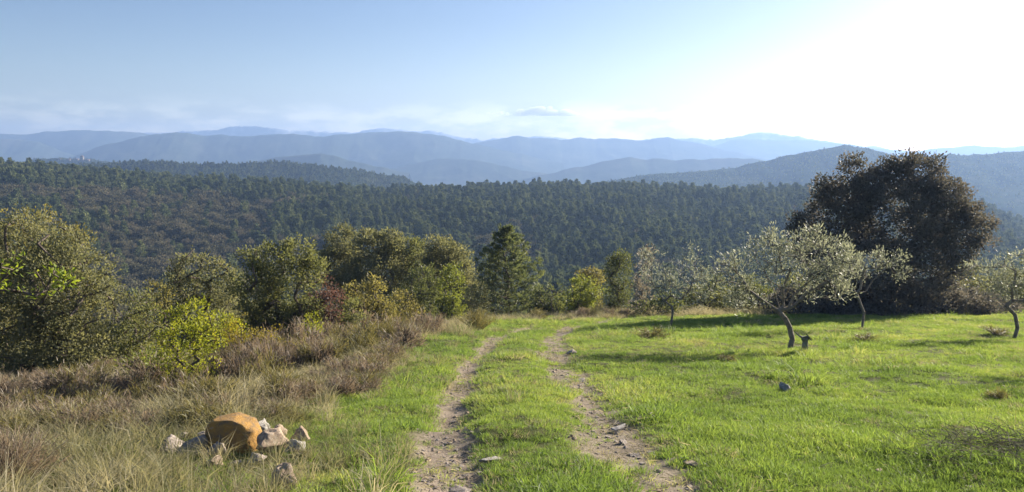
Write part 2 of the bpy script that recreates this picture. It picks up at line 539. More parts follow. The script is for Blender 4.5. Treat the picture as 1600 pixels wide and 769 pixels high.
def tubes(segs, sides=5):
    """segs: list of (p0, r0, p1, r1)."""
    p0 = np.array([s[0] for s in segs], float); p1 = np.array([s[2] for s in segs], float)
    r0 = np.array([s[1] for s in segs], float)[:, None, None]; r1 = np.array([s[3] for s in segs], float)[:, None, None]
    d = unit(p1 - p0)
    ref = np.where(np.abs(d[:, 2:3]) > 0.9, np.array([[1.0, 0, 0]]), np.array([[0, 0, 1.0]]))
    u = unit(np.cross(d, ref)); v = np.cross(d, u)
    a = np.linspace(0, 2 * math.pi, sides, endpoint=False)
    ring = u[:, None] * np.cos(a)[None, :, None] + v[:, None] * np.sin(a)[None, :, None]
    V = np.concatenate([p0[:, None] + ring * r0, p1[:, None] + ring * r1], 1).reshape(-1, 3)
    n = len(segs)
    b = (np.arange(n) * 2 * sides)[:, None]; k = np.arange(sides)[None]; k2 = (k + 1) % sides
    Q = np.stack([b + k, b + k2, b + sides + k2, b + sides + k], -1).reshape(-1, 4)
    return V, Q


def skeleton(rng, base, trunk_pts, targets, r_trunk, r_tip, lift=0.25, limbs=None):
    """Grow branches from a trunk polyline to every target; radii by the number of tips carried."""
    P = [np.array(base, float)]; par = [-1]
    for t in trunk_pts:
        P.append(np.array(t, float)); par.append(len(P) - 2)
    for lm in (limbs or []):
        last = int(np.argmin([np.linalg.norm(np.array(p) - lm[0]) for p in P]))
        for p in lm:
            P.append(np.array(p, float)); par.append(last); last = len(P) - 1
    order = np.argsort([np.linalg.norm(t - P[-1]) for t in targets])
    tips = []
    for oi in order:
        t = targets[oi]
        NP_ = np.array(P)
        dist = np.linalg.norm(NP_ - t, axis=1) + 0.9 * np.maximum(0, NP_[:, 2] - t[2])
        dist[0] += 1e6 if len(P) > 1 else 0
        j = int(np.argmin(dist))
        a = P[j]; seg = np.linalg.norm(t - a); k = int(np.clip(seg / 0.28, 1, 5))
        last = j
        for q in range(1, k + 1):
            f = q / k
            p = a + (t - a) * f
            p = p + np.array([0, 0, -1]) * seg * lift * f * (1 - f) * -0.4 + rng.normal(size=3) * seg * 0.04 * (f < 1)
            P.append(p); par.append(last); last = len(P) - 1
        tips.append(last)
    cnt = np.zeros(len(P))
    for t in tips:
        while t >= 0:
            cnt[t] += 1; t = par[t]
    tot = max(cnt[0], 1)
    rad_ = r_tip + (r_trunk - r_tip) * (cnt / tot) ** 0.62
    segs = [(P[par[i]], min(rad_[par[i]], rad_[i] * 1.5 if par[i] > 0 else rad_[par[i]] * 1.15), P[i], rad_[i]) for i in range(1, len(P))]
    return segs


def leafy_crown(rng, lobes, per_m2, clump_r, leaf_n, leaf_l, leaf_w, up=0.35, shell=0.45, droop=0.0, spread=1.0):
    """lobes: (centre, (rx, ry, rz)). Returns clump centres and leaf geometry."""
    cs, cr, lit = [], [], []
    for c, r in lobes:
        area = 4 * math.pi * ((r[0] * r[1]) ** 1.6 / 3 + (r[0] * r[2]) ** 1.6 / 3 + (r[1] * r[2]) ** 1.6 / 3) ** (1 / 1.6)
        k = max(5, int(area * per_m2))
        d = rand_dirs(rng, k)
        rf = shell + (1.02 - shell) * rng.uniform(0, 1, k) ** 0.6
        shoot = rng.uniform(0, 1, k) < 0.16
        rf = np.where(shoot, rng.uniform(1.02, 1.24, k), rf)
        cs.append(np.array(c) + d * rf[:, None] * np.array(r))
        cr.append(clump_r * np.where(shoot, rng.uniform(0.35, 0.6, k), rng.uniform(0.55, 1.35, k)))
        lit.append(d)
    cs = np.vstack(cs); cr = np.concatenate(cr); lit = np.vstack(lit)
    nl = np.maximum(4, (leaf_n * (cr / clump_r) ** 2).astype(int))
    ci = np.repeat(np.arange(len(cs)), nl)
    n = len(ci)
    off = rand_dirs(rng, n) * (rng.uniform(0, 1, n) ** 0.55)[:, None]
    off[:, 2] *= 0.8
    pos = cs[ci] + off * cr[ci][:, None] * spread
    axis = off + lit[ci] * 0.6 + rng.normal(size=(n, 3)) * 0.6 + np.array([0, 0, up - droop])
    V, T = leaves(rng, pos, axis, leaf_l, leaf_w)
    ctint = rng.uniform(0, 1, len(cs))
    tint = np.clip(0.55 * ctint[ci] + 0.45 * rng.uniform(0, 1, n), 0, 1)
    return cs, V, T, np.concatenate([tint, tint])


def lobes_px(rng, D, L, depth=0.85, base_x=None):
    out = []
    for cx, cy_, rx, ry in L:
        d = D + rng.uniform(-0.35, 0.35) * rx / F * D
        c = at(cx, cy_, d)
        out.append((c, (rx / F * d, depth * 0.5 * (rx + ry) / F * d, ry / F * d)))
    return out


def plant(name, label, cat, D, base_px, L, mat, group=None, seed=0, per_m2=9.0, clump=0.28, leaf_n=34, leaf=(0.10, 0.06), trunk_r=0.09,
          bark=None, n_limbs=60, up=0.35, shell=0.45, trunk_top=0.35, lean=0.0, depth=0.85, droop=0.0, crown_name="crown", trunk_pts=None, spread=1.0, skirt=True, limbs=None):
    """A tree or shrub standing on the ground: trunk with limbs, crown of leaves."""
    rng = np.random.default_rng(seed + 1000)
    bx = at(base_px, 400, D)[0]
    bz = float(ground_h(np.array(bx), np.array(float(D))))
    root = np.array((bx, D, bz))
    lob = lobes_px(rng, D, L, depth)
    zlow = min(c[2] - r[2] for c, r in lob)
    if skirt and trunk_pts is None and zlow > bz + 0.1:
        x0 = min(c[0] - 0.6 * r[0] for c, r in lob); x1 = max(c[0] + 0.6 * r[0] for c, r in lob)
        for f in (0.15, 0.5, 0.85):
            rz = (zlow - bz) * 0.5 + 0.35
            lob.append((np.array((x0 + (x1 - x0) * f, D + rng.normal() * 0.1, bz + rz * 0.8)), ((x1 - x0) * 0.26, (x1 - x0) * 0.24, rz)))
    cs, V, T, tint = leafy_crown(rng, lob, per_m2, clump, leaf_n, leaf[0], leaf[1], up, shell, droop, spread)
    keep = V.reshape(-1, 4, 3)[:, 2, 2] > bz - 0.1
    # leaves that would sink into the earth are dropped
    n = len(keep); kf = np.concatenate([keep, keep])
    T = T[kf]; tint = tint[kf]
    top = max(c[2] + r[2] for c, r in lob)
    cxm = np.mean([c[0] for c, r in lob])
    h = top - bz
    if trunk_pts is None:
        tp = []
        for q in (0.12, 0.22, trunk_top):
            f = q / max(trunk_top, 0.01)
            tp.append((bx + (cxm - bx) * 0.5 * f ** 1.5 + rng.normal() * 0.02 * h, D + rng.normal() * 0.02 * h, bz + h * q))
    else:
        tp = [at(a, b, D) for a, b in trunk_pts]
    k = min(n_limbs, len(cs))
    tg = cs[rng.permutation(len(cs))[:k]]
    segs = skeleton(rng, root - np.array([0, 0, 0.12]), tp, list(tg), trunk_r, max(0.006, trunk_r * 0.07), limbs=[[at(a, b, D) + np.array((0, rng.normal() * 0.1 * i, 0)) for i, (a, b) in enumerate(lm)] for lm in (limbs or [])])
    o = tag(empty(name, root), label, cat, group)
    tv, tq = tubes(segs, 6)
    obj("trunk", np_mesh("trunk", tv - root, [tq], bark or BARK, smooth=True), o)
    obj(crown_name, np_mesh("crown", V - root, [T], mat, {"tint": ('FACE', tint)}), o)
    return o


# leaf materials -----------------------------------------------------------
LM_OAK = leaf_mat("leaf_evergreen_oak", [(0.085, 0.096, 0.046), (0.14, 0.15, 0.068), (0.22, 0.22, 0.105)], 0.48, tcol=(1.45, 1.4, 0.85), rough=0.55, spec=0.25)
LM_OAKGREY = leaf_mat("leaf_grey_oak", [(0.10, 0.108, 0.062), (0.165, 0.168, 0.092), (0.25, 0.24, 0.14)], 0.48, tcol=(1.4, 1.35, 0.9), rough=0.6)
LM_OLIVEBROWN = leaf_mat("leaf_olive_brown", [(0.10, 0.095, 0.046), (0.18, 0.165, 0.074), (0.26, 0.235, 0.11)], 0.45)
LM_YELLOW = leaf_mat("leaf_yellow_green", [(0.12, 0.145, 0.022), (0.22, 0.245, 0.032), (0.33, 0.32, 0.05)], 0.48)
LM_GOLD = leaf_mat("leaf_golden", [(0.10, 0.09, 0.018), (0.20, 0.17, 0.03), (0.28, 0.22, 0.035)], 0.42)
LM_LIME = leaf_mat("leaf_fresh_lime", [(0.09, 0.13, 0.02), (0.16, 0.21, 0.03), (0.24, 0.28, 0.05)], 0.5)
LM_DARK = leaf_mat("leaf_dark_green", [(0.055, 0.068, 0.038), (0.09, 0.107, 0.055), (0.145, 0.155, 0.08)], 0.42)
LM_RED = leaf_mat("leaf_reddish", [(0.08, 0.06, 0.05), (0.13, 0.085, 0.07), (0.18, 0.125, 0.10)], 0.38, tcol=(1.5, 1.1, 0.9))
LM_PLUM = leaf_mat("leaf_dark_plum_evergreen", [(0.064, 0.070, 0.062), (0.112, 0.110, 0.096), (0.20, 0.178, 0.155)], 0.32, tcol=(1.35, 1.25, 1.0), rough=0.62, spec=0.3)
LM_OLIVE = leaf_mat("leaf_olive_silver", [(0.13, 0.14, 0.10), (0.22, 0.23, 0.175), (0.37, 0.37, 0.30)], 0.42, tcol=(1.3, 1.3, 1.0), rough=0.45, spec=0.4)
LM_PALE = leaf_mat("leaf_pale_dry", [(0.13, 0.115, 0.08), (0.22, 0.20, 0.15), (0.34, 0.31, 0.25)], 0.35, tcol=(1.3, 1.2, 1.0))
LM_GREEN = leaf_mat("leaf_mid_green", [(0.085, 0.11, 0.032), (0.15, 0.18, 0.046), (0.23, 0.24, 0.07)], 0.45)
LM_PINE = leaf_mat("needle_pine", [(0.065, 0.082, 0.040), (0.12, 0.14, 0.066), (0.205, 0.21, 0.105)], 0.40, tcol=(1.4, 1.4, 0.9), rough=0.5)
LM_STRAW = leaf_mat("straw_grey", [(0.05, 0.048, 0.034), (0.095, 0.09, 0.065), (0.15, 0.138, 0.105)], 0.25, tcol=(1.1, 1.1, 1.0), rough=0.8, spec=0.05)
LM_HEATH = leaf_mat("heath_brown", [(0.085, 0.066, 0.05), (0.185, 0.148, 0.112), (0.30, 0.248, 0.185)], 0.40, tcol=(1.3, 1.18, 0.95))
LM_HEATHG = leaf_mat("heath_olive", [(0.075, 0.072, 0.03), (0.15, 0.14, 0.062), (0.26, 0.225, 0.11)], 0.40, tcol=(1.4, 1.3, 0.8))

# ------------------------------------------------------------------ near trees and shrubs
LEFT = "trees on the slope left of the track"
plant("evergreen_oak", "large broad grey-green oak at the left edge of the picture", "tree", 21, 95,
      [(45, 385, 55, 50), (95, 445, 78, 72), (25, 475, 75, 85), (140, 485, 50, 62), (90, 545, 90, 45), (118, 400, 32, 38), (-60, 450, 90, 100)], LM_OAKGREY, LEFT, 1,
      per_m2=10, clump=0.26, leaf_n=40, leaf=(0.085, 0.05), trunk_r=0.2, n_limbs=110)
plant("tall_oak", "yellowish-topped tree rising behind the large oak at the left edge", "tree", 25, 60,
      [(45, 347, 34, 28), (88, 365, 28, 33), (15, 375, 40, 45), (60, 400, 60, 40), (128, 385, 22, 28), (-50, 370, 60, 50)], LM_OLIVEBROWN, LEFT, 2,
      per_m2=7, clump=0.26, leaf_n=24, leaf=(0.10, 0.055), trunk_r=0.16, n_limbs=80)
plant("olive_brown_oak", "rounded olive-brown oak with a thin top left of the dark oak", "tree", 27, 305,
      [(310, 420, 42, 26), (278, 455, 38, 34), (348, 447, 26, 34), (310, 490, 60, 38)], LM_OAKGREY, LEFT, 3, clump=0.27, leaf_n=32, leaf=(0.10, 0.058), trunk_r=0.13)
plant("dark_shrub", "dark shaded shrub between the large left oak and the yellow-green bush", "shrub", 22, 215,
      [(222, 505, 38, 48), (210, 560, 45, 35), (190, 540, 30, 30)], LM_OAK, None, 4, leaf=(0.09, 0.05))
plant("broad_oak", "broad dark olive oak with several rounded lobes left of the reddish bush", "tree", 26, 430,
      [(420, 407, 46, 26), (465, 398, 28, 24), (398, 455, 42, 42), (455, 460, 52, 48), (440, 500, 66, 26), (490, 425, 22, 20)], LM_OAK, LEFT, 5,
      per_m2=10, clump=0.27, leaf_n=38, leaf=(0.095, 0.055), trunk_r=0.16, n_limbs=90)
plant("reddish_bush", "dull reddish bush at the right side of the broad dark oak", "shrub", 26.5, 512,
      [(510, 455, 24, 26), (516, 478, 20, 20), (500, 490, 22, 16)], LM_RED, None, 6, leaf=(0.09, 0.05))
plant("yellow_green_bush", "bright yellow-green sunlit bush standing above the dark hollow", "shrub", 16, 292,
      [(295, 492, 38, 22), (290, 530, 46, 28), (282, 572, 34, 34), (325, 522, 24, 28)], LM_YELLOW, None, 7, per_m2=14, clump=0.17, leaf_n=34, leaf=(0.065, 0.035), trunk_r=0.05)
plant("golden_bush", "low golden-yellow bush right of the bright yellow-green bush", "shrub", 19, 390,
      [(385, 512, 36, 17), (420, 522, 26, 14), (352, 537, 28, 20)], LM_GOLD, None, 8, per_m2=14, clump=0.17, leaf_n=28, leaf=(0.06, 0.03), trunk_r=0.04)
plant("small_yellow_bush", "tiny yellow-green bush at the foot of the reddish bush", "shrub", 23, 487,
      [(487, 503, 14, 15), (480, 515, 18, 10)], LM_YELLOW, None, 9, per_m2=16, clump=0.15, leaf_n=24, leaf=(0.06, 0.03), trunk_r=0.03)
plant("green_bush", "small fresh green bush at the right foot of the large left oak", "shrub", 22.5, 172,
      [(170, 530, 20, 22), (160, 555, 24, 18)], LM_GREEN, None, 10, leaf=(0.08, 0.045), trunk_r=0.04)
for i, (D, bx, L, m, lab) in enumerate([
    (25, 245, [(243, 470, 26, 26), (232, 500, 34, 26)], LM_OLIVEBROWN, "olive-brown shrub in the gap right of the large left oak"),
    (30, 365, [(362, 455, 22, 28), (368, 485, 30, 24)], LM_OAKGREY, "grey-green shrub wedged between the two left oaks"),
    (17, 225, [(228, 565, 30, 26), (250, 580, 26, 20)], LM_GREEN, "mid-green shrub left of the bright yellow-green bush"),
    (21, 345, [(340, 508, 26, 18), (362, 520, 24, 16)], LM_YELLOW, "yellowish shrub between the bright yellow-green bush and the golden bush"),
    (27, 550, [(548, 488, 26, 20), (530, 500, 22, 14)], LM_OAK, "dark low shrub right of the reddish bush"),
    (32, 625, [(622, 475, 26, 20), (640, 488, 24, 14)], LM_OLIVEBROWN, "olive-brown low shrub right of the pale pointed bush"),
    (40, 750, [(748, 465, 18, 26), (740, 480, 24, 16)], LM_OAKGREY, "grey-green shrub between the conical bush and the pine"),
]):
    plant("slope_shrub", lab, "shrub", D, bx, L, m, "shrubs filling the slope left of the track", 90 + i, per_m2=10, clump=0.22, leaf_n=28, leaf=(0.085, 0.045), trunk_r=0.04, n_limbs=30)
for i, (D, bx, L, m, lab) in enumerate([
    (47, 535, [(533, 380, 24, 24), (525, 420, 30, 40), (540, 440, 34, 45)], LM_OAKGREY, "grey-green tree at the left end of the tall middle row"),
    (46, 592, [(590, 392, 42, 28), (595, 435, 56, 45), (570, 372, 14, 14), (615, 375, 16, 14)], LM_OAKGREY, "widest dome-shaped tree in the tall middle row"),
    (47, 642, [(640, 392, 26, 24), (650, 435, 34, 45)], LM_OAK, "tree right of the wide dome in the tall middle row"),
    (45, 695, [(690, 393, 28, 26), (715, 425, 26, 38), (675, 430, 32, 42), (730, 452, 18, 30)], LM_OAKGREY, "pale grey-green tree just left of the pine"),
]):
    plant("row_oak", lab, "tree", D, bx, L, m, LEFT, 20 + i, per_m2=7, clump=0.36, leaf_n=36, leaf=(0.14, 0.085), trunk_r=0.16, n_limbs=60)
plant("pale_bush", "pale grey-green pointed bush with a yellowish foot below the tall row", "shrub", 30, 575,
      [(575, 463, 26, 24), (586, 440, 10, 13), (558, 482, 26, 20), (600, 487, 20, 16), (550, 457, 12, 16)], LM_OLIVEBROWN, None, 30, leaf=(0.10, 0.055))
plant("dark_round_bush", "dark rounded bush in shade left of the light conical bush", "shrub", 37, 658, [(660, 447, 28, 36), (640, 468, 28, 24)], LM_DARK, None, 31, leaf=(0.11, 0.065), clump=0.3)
plant("conical_bush", "light green conical bush left of the pine's foot", "shrub", 36, 705, [(705, 450, 18, 30), (710, 427, 11, 16), (702, 477, 22, 18)], LM_GREEN, None, 32, leaf=(0.10, 0.06))
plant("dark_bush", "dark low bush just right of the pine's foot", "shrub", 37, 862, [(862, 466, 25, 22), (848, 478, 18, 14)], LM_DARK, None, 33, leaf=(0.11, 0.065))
plant("bright_bush", "yellow-green bush between the dark low bush and the dark upright juniper", "shrub", 39, 908,
      [(905, 460, 22, 26), (926, 450, 17, 17), (888, 474, 18, 16)], LM_GREEN, None, 34, leaf=(0.11, 0.065))
plant("tan_bush", "tan autumn-coloured bush behind the yellow-green bush at the track's end", "shrub", 52, 925, [(925, 433, 22, 12), (915, 442, 20, 12)], LM_OLIVEBROWN, None, 35, leaf=(0.14, 0.08), clump=0.34)
plant("juniper", "dark upright juniper right of the track's end", "tree", 36, 967,
      [(968, 430, 19, 34), (965, 465, 20, 24), (974, 405, 12, 13), (955, 420, 10, 18)], LM_DARK, None, 36, per_m2=12, leaf=(0.10, 0.045), up=0.8)
plant("pale_sapling", "pale dry-leaved sapling beside the dark juniper", "tree", 34, 1000,
      [(1004, 430, 10, 38), (1014, 402, 7, 18), (994, 462, 9, 24), (1008, 470, 12, 20)], LM_PALE, None, 37, per_m2=10, clump=0.2, leaf_n=16, leaf=(0.10, 0.05), trunk_r=0.04)
HEDGE = "bushes along the far edge of the field"
for i, (D, bx, L, m, lab) in enumerate([
    (33, 1030, [(1025, 482, 34, 18), (1045, 475, 24, 16)], LM_DARK, "dark low bush behind the leftmost thin olive tree"),
    (36, 1105, [(1100, 472, 38, 26), (1125, 460, 26, 24)], LM_OAK, "bushy shrub between the leftmost olive and the main olive"),
    (36, 1190, [(1185, 472, 44, 26), (1170, 455, 26, 22)], LM_DARK, "dark shrub right behind the main olive's crown"),
    (35, 1262, [(1262, 470, 40, 26), (1245, 450, 24, 22)], LM_OAK, "shaded shrub at the left foot of the big dark tree"),
    (36, 1505, [(1500, 440, 30, 36), (1520, 462, 40, 24)], LM_OAKGREY, "grey-green shrub at the right foot of the big dark tree"),
    (37, 1580, [(1575, 455, 48, 30), (1620, 440, 44, 40)], LM_OAK, "shrub behind the olive at the right edge"),
]):
    plant("edge_shrub", lab, "shrub", D, bx, L, m, HEDGE, 40 + i, per_m2=7, clump=0.3, leaf_n=30, leaf=(0.12, 0.07), trunk_r=0.06, n_limbs=30)
plant("big_dark_evergreen", "big dark plum-tinted evergreen tree on the right with glinting leaves", "tree", 33, 1400,
      [(1390, 335, 82, 66), (1330, 312, 42, 42), (1288, 335, 28, 32), (1283, 290, 11, 22), (1262, 375, 26, 36), (1440, 280, 36, 34), (1380, 275, 28, 26), (1470, 335, 52, 52), (1505, 362, 42, 42),
       (1350, 410, 80, 55), (1440, 420, 66, 50), (1536, 352, 20, 14), (1418, 256, 20, 18), (1462, 258, 14, 16), (1488, 300, 12, 14), (1330, 262, 16, 18), (1300, 440, 40, 40), (1520, 330, 14, 12), (1250, 345, 10, 16)], LM_PLUM, None, 50,
      per_m2=7.4, clump=0.31, leaf_n=46, leaf=(0.125, 0.075), trunk_r=0.22, spread=1.1, n_limbs=160)
OL = "olive trees in the field"
BO = BARK_OLIVE
plant("olive_tree", "largest olive tree with a silvery spreading crown in mid field", "tree", 18, 1238,
      [(1160, 430, 36, 33), (1190, 397, 36, 28), (1230, 388, 42, 32), (1280, 392, 42, 30), (1310, 420, 30, 26), (1245, 425, 58, 26), (1148, 450, 22, 24), (1210, 367, 18, 18), (1272, 368, 20, 14), (1325, 395, 20, 18), (1300, 445, 28, 16), (1165, 466, 34, 18), (1312, 456, 28, 15), (1122, 420, 15, 24), (1112, 446, 15, 22), (1140, 400, 20, 20), (1262, 455, 24, 14)],
      LM_OLIVE, OL, 60, per_m2=12, clump=0.15, leaf_n=25, leaf=(0.085, 0.025), trunk_r=0.062, bark=BO, n_limbs=170, shell=0.2, up=0.7,
      trunk_pts=[(1238, 530), (1234, 512), (1227, 498)], spread=1.3,
      limbs=[[(1216, 486), (1202, 476), (1184, 464), (1168, 450), (1140, 440)], [(1219, 484), (1213, 462), (1206, 440), (1192, 418)], [(1232, 482), (1240, 462), (1254, 442), (1268, 416)], [(1224, 478), (1222, 450), (1230, 420)],
             [(1240, 478), (1262, 455), (1290, 438)]])
plant("olive_tree", "thin bare-limbed small olive tree near the juniper", "tree", 26, 1050,
      [(1030, 430, 28, 33), (1075, 420, 28, 36), (1095, 447, 20, 24), (1050, 450, 25, 25), (1010, 405, 10, 20)], LM_OLIVE, OL, 61, per_m2=7, clump=0.18, leaf_n=20, leaf=(0.10, 0.03), trunk_r=0.038, bark=BO,
      n_limbs=70, shell=0.3, up=0.7, trunk_pts=[(1051, 488), (1050, 480)], spread=1.4, limbs=[[(1038, 470), (1028, 458), (1018, 440)], [(1048, 462), (1046, 440), (1034, 418)], [(1064, 468), (1076, 452), (1082, 430)]])
plant("olive_tree", "small olive tree in front of the big dark evergreen", "tree", 24, 1352,
      [(1345, 415, 28, 20), (1385, 405, 28, 18), (1406, 425, 16, 13), (1325, 402, 18, 18)], LM_OLIVE, OL, 62, per_m2=10, clump=0.16, leaf_n=24, leaf=(0.095, 0.03), trunk_r=0.038, bark=BO,
      n_limbs=80, shell=0.3, up=0.7, trunk_pts=[(1350, 488), (1345, 476)], spread=1.4, limbs=[[(1338, 458), (1330, 440), (1326, 420)], [(1352, 456), (1366, 440), (1384, 420)], [(1344, 452), (1348, 430)]])
plant("olive_tree", "olive tree with a leaning trunk at the right edge of the field", "tree", 20, 1592,
      [(1560, 430, 33, 28), (1600, 420, 38, 32), (1530, 420, 20, 20), (1640, 430, 40, 40), (1590, 450, 40, 20)], LM_OLIVE, OL, 63, per_m2=10, clump=0.16, leaf_n=26, leaf=(0.085, 0.027), trunk_r=0.046, bark=BO,
      n_limbs=90, shell=0.25, up=0.7, trunk_pts=[(1590, 512), (1586, 492)], spread=1.4, limbs=[[(1572, 478), (1556, 464), (1540, 450)], [(1582, 470), (1580, 445)], [(1600, 470), (1620, 445)]])
plant("fresh_leaved_tree", "branch of fresh lime-green leaves reaching in at the left edge", "tree", 10, -190,
      [(25, 412, 42, 14), (85, 432, 28, 8), (35, 455, 40, 12), (105, 436, 12, 6), (-70, 430, 80, 45), (-170, 420, 120, 90)], LM_LIME, None, 70, per_m2=12, clump=0.10, leaf_n=11, leaf=(0.075, 0.035), trunk_r=0.04,
      n_limbs=120, shell=0.2, up=0.2, spread=1.3, skirt=False)
# an olive standing just outside the frame, whose shade lies over the lower right corner
plant("olive_tree", "olive tree standing just beyond the right edge of the frame", "tree", 11, 2060,
      [(2000, 330, 90, 80), (2120, 330, 110, 90), (2060, 260, 90, 60), (2080, 400, 120, 60)], LM_OLIVE, OL, 64, per_m2=9, clump=0.16, leaf_n=17, leaf=(0.08, 0.024), trunk_r=0.08, bark=BO,
      n_limbs=80, shell=0.25, up=0.7, spread=1.3)

plant("olive_tree", "second olive tree beyond the right edge of the frame, farther off", "tree", 15, 1860,
      [(1830, 360, 70, 60), (1900, 350, 80, 65), (1860, 310, 70, 45), (1860, 420, 90, 45)], LM_OLIVE, OL, 65, per_m2=9, clump=0.16, leaf_n=17, leaf=(0.085, 0.026), trunk_r=0.06, bark=BO,
      n_limbs=70, shell=0.25, up=0.7, spread=1.3)


# pine ---------------------------------------------------------------------
def pine(name, label, D, px, top_py, half_w, seed):
    rng = np.random.default_rng(seed)
    bx = at(px, 400, D)[0]; bz = float(ground_h(np.array(bx), np.array(float(D))))
    root = np.array((bx, D, bz))
    h = at(px, top_py, D)[2] - bz
    W = half_w / F * D
    segs = []; pos = []; dirs = []
    n = 12
    tr = [np.array((rng.normal() * 0.02 * h * (i > 0), rng.normal() * 0.02 * h * (i > 0), h * i / n)) for i in range(n + 1)]
    for i in range(n):
        r = lambda f: 0.13 * (1 - f) + 0.015
        segs.append((tr[i], r(i / n), tr[i + 1], r((i + 1) / n)))
    layers = 15
    for k in range(layers * 8):
        lay = k // 8
        f = 0.05 + 0.93 * (lay / (layers - 1)) ** 0.95 + rng.normal() * 0.008
        prof = 1 - 0.90 * max(0.0, (f - 0.08) / 0.92) ** 1.75
        Lb = W * prof * rng.uniform(0.72, 1.12)
        a = (k % 8) * 0.785 + lay * 0.5 + rng.normal() * 0.2
        o = np.array((0, 0, h * f)); dr = np.array((math.cos(a), math.sin(a), 0.05 + 0.4 * f))
        prev = o; ns = 5
        for s_ in range(1, ns + 1):
            g = s_ / ns
            p = o + dr * Lb * g + np.array((0, 0, 0.20 * Lb * g * g)) + rng.normal(size=3) * 0.03
            segs.append((prev, 0.03 * (1 - f) * (1.2 - g) + 0.008, p, 0.03 * (1 - f) * (1 - g) + 0.006)); prev = p
            if g < 0.3: continue
            for _ in range(2 + int(3 * g * prof)):
                side = rng.normal() * 0.16 * Lb
                c = p + np.array((-math.sin(a), math.cos(a), 0)) * side + rng.normal(size=3) * np.array((0.06, 0.06, 0.04))
                pos.append(c); dirs.append(dr * 0.7 + np.array((0, 0, 0.8)) + rng.normal(size=3) * 0.2)
    pos = np.array(pos); dirs = np.array(dirs)
    m = 16
    P = np.repeat(pos, m, 0) + rng.normal(size=(len(pos) * m, 3)) * np.array((0.06, 0.06, 0.035))
    Dd = np.repeat(unit(dirs), m, 0) + rng.normal(size=(len(P), 3)) * 0.55
    V, T = leaves(rng, P, Dd, 0.19, 0.05, 0.1)
    tint = np.clip(np.repeat(rng.uniform(0, 1, len(pos)), m) * 0.6 + rng.uniform(0, 0.4, len(P)), 0, 1)
    o = tag(empty(name, root), label, "tree", None)
    tv, tq = tubes(segs, 5)
    obj("trunk", np_mesh("trunk", tv, [tq], BARK, smooth=True), o)
    obj("crown", np_mesh("crown", V, [T], LM_PINE, {"tint": ('FACE', np.concatenate([tint, tint]))}), o)


pine("pine_tree", "single young pine with tiered branches standing in the middle", 43, 792, 360, 68, 80)


# ------------------------------------------------------------------ scattering (for what nobody could count)
def scatter(name, label, cat, pts, rotz, scl, tint, variants, tilt=None, idx=None, rng=RNG, aspect=None):
    """One object that sets copies of a few small meshes on many points."""
    n = len(pts)
    me = bpy.data.meshes.new(name)
    me.vertices.add(n); me.vertices.foreach_set("co", np.asarray(pts, np.float32).ravel())
    rot = np.zeros((n, 3), np.float32); rot[:, 2] = rotz
    if tilt is not None: rot[:, :2] = tilt
    a = me.attributes.new("rot", 'FLOAT_VECTOR', 'POINT'); a.data.foreach_set("vector", rot.ravel())
    s3 = np.repeat(np.asarray(scl, np.float32)[:, None], 3, 1)
    if aspect is not None: s3[:, 2] *= aspect
    a = me.attributes.new("scl", 'FLOAT_VECTOR', 'POINT'); a.data.foreach_set("vector", s3.ravel())
    a = me.attributes.new("itint", 'FLOAT', 'POINT'); a.data.foreach_set("value", np.asarray(tint, np.float32))
    if idx is None: idx = rng.integers(0, len(variants), n)
    a = me.attributes.new("idx", 'INT', 'POINT'); a.data.foreach_set("value", np.asarray(idx, np.int32))
    src = bpy.data.collections.new(name + "_pieces")
    for k, v in enumerate(variants):
        src.objects.link(bpy.data.objects.new("%s_piece_%02d" % (name, k), v))
    ng = bpy.data.node_groups.new(name + "_scatter", 'GeometryNodeTree')
    ng.interface.new_socket("Geometry", in_out='INPUT', socket_type='NodeSocketGeometry')
    ng.interface.new_socket("Geometry", in_out='OUTPUT', socket_type='NodeSocketGeometry')
    N, L = ng.nodes, ng.links
    gi = N.new("NodeGroupInput"); go = N.new("NodeGroupOutput")
    ci = N.new("GeometryNodeCollectionInfo"); ci.inputs[0].default_value = src
    ci.inputs[1].default_value = True; ci.inputs[2].default_value = True
    ip = N.new("GeometryNodeInstanceOnPoints")

    def named(nm, t):
        q = N.new("GeometryNodeInputNamedAttribute"); q.data_type = t; q.inputs[0].default_value = nm
        return next(s for s in q.outputs if s.enabled)
    L.new(gi.outputs[0], ip.inputs["Points"]); L.new(ci.outputs[0], ip.inputs["Instance"])
    ip.inputs["Pick Instance"].default_value = True
    L.new(named("idx", 'INT'), ip.inputs["Instance Index"])
    L.new(named("rot", 'FLOAT_VECTOR'), ip.inputs["Rotation"])
    L.new(named("scl", 'FLOAT_VECTOR'), ip.inputs["Scale"])
    L.new(ip.outputs[0], go.inputs[0])
    o = obj(name, me)
    md = o.modifiers.new("scatter", 'NODES'); md.node_group = ng
    return tag(o, label, cat, kind="stuff")


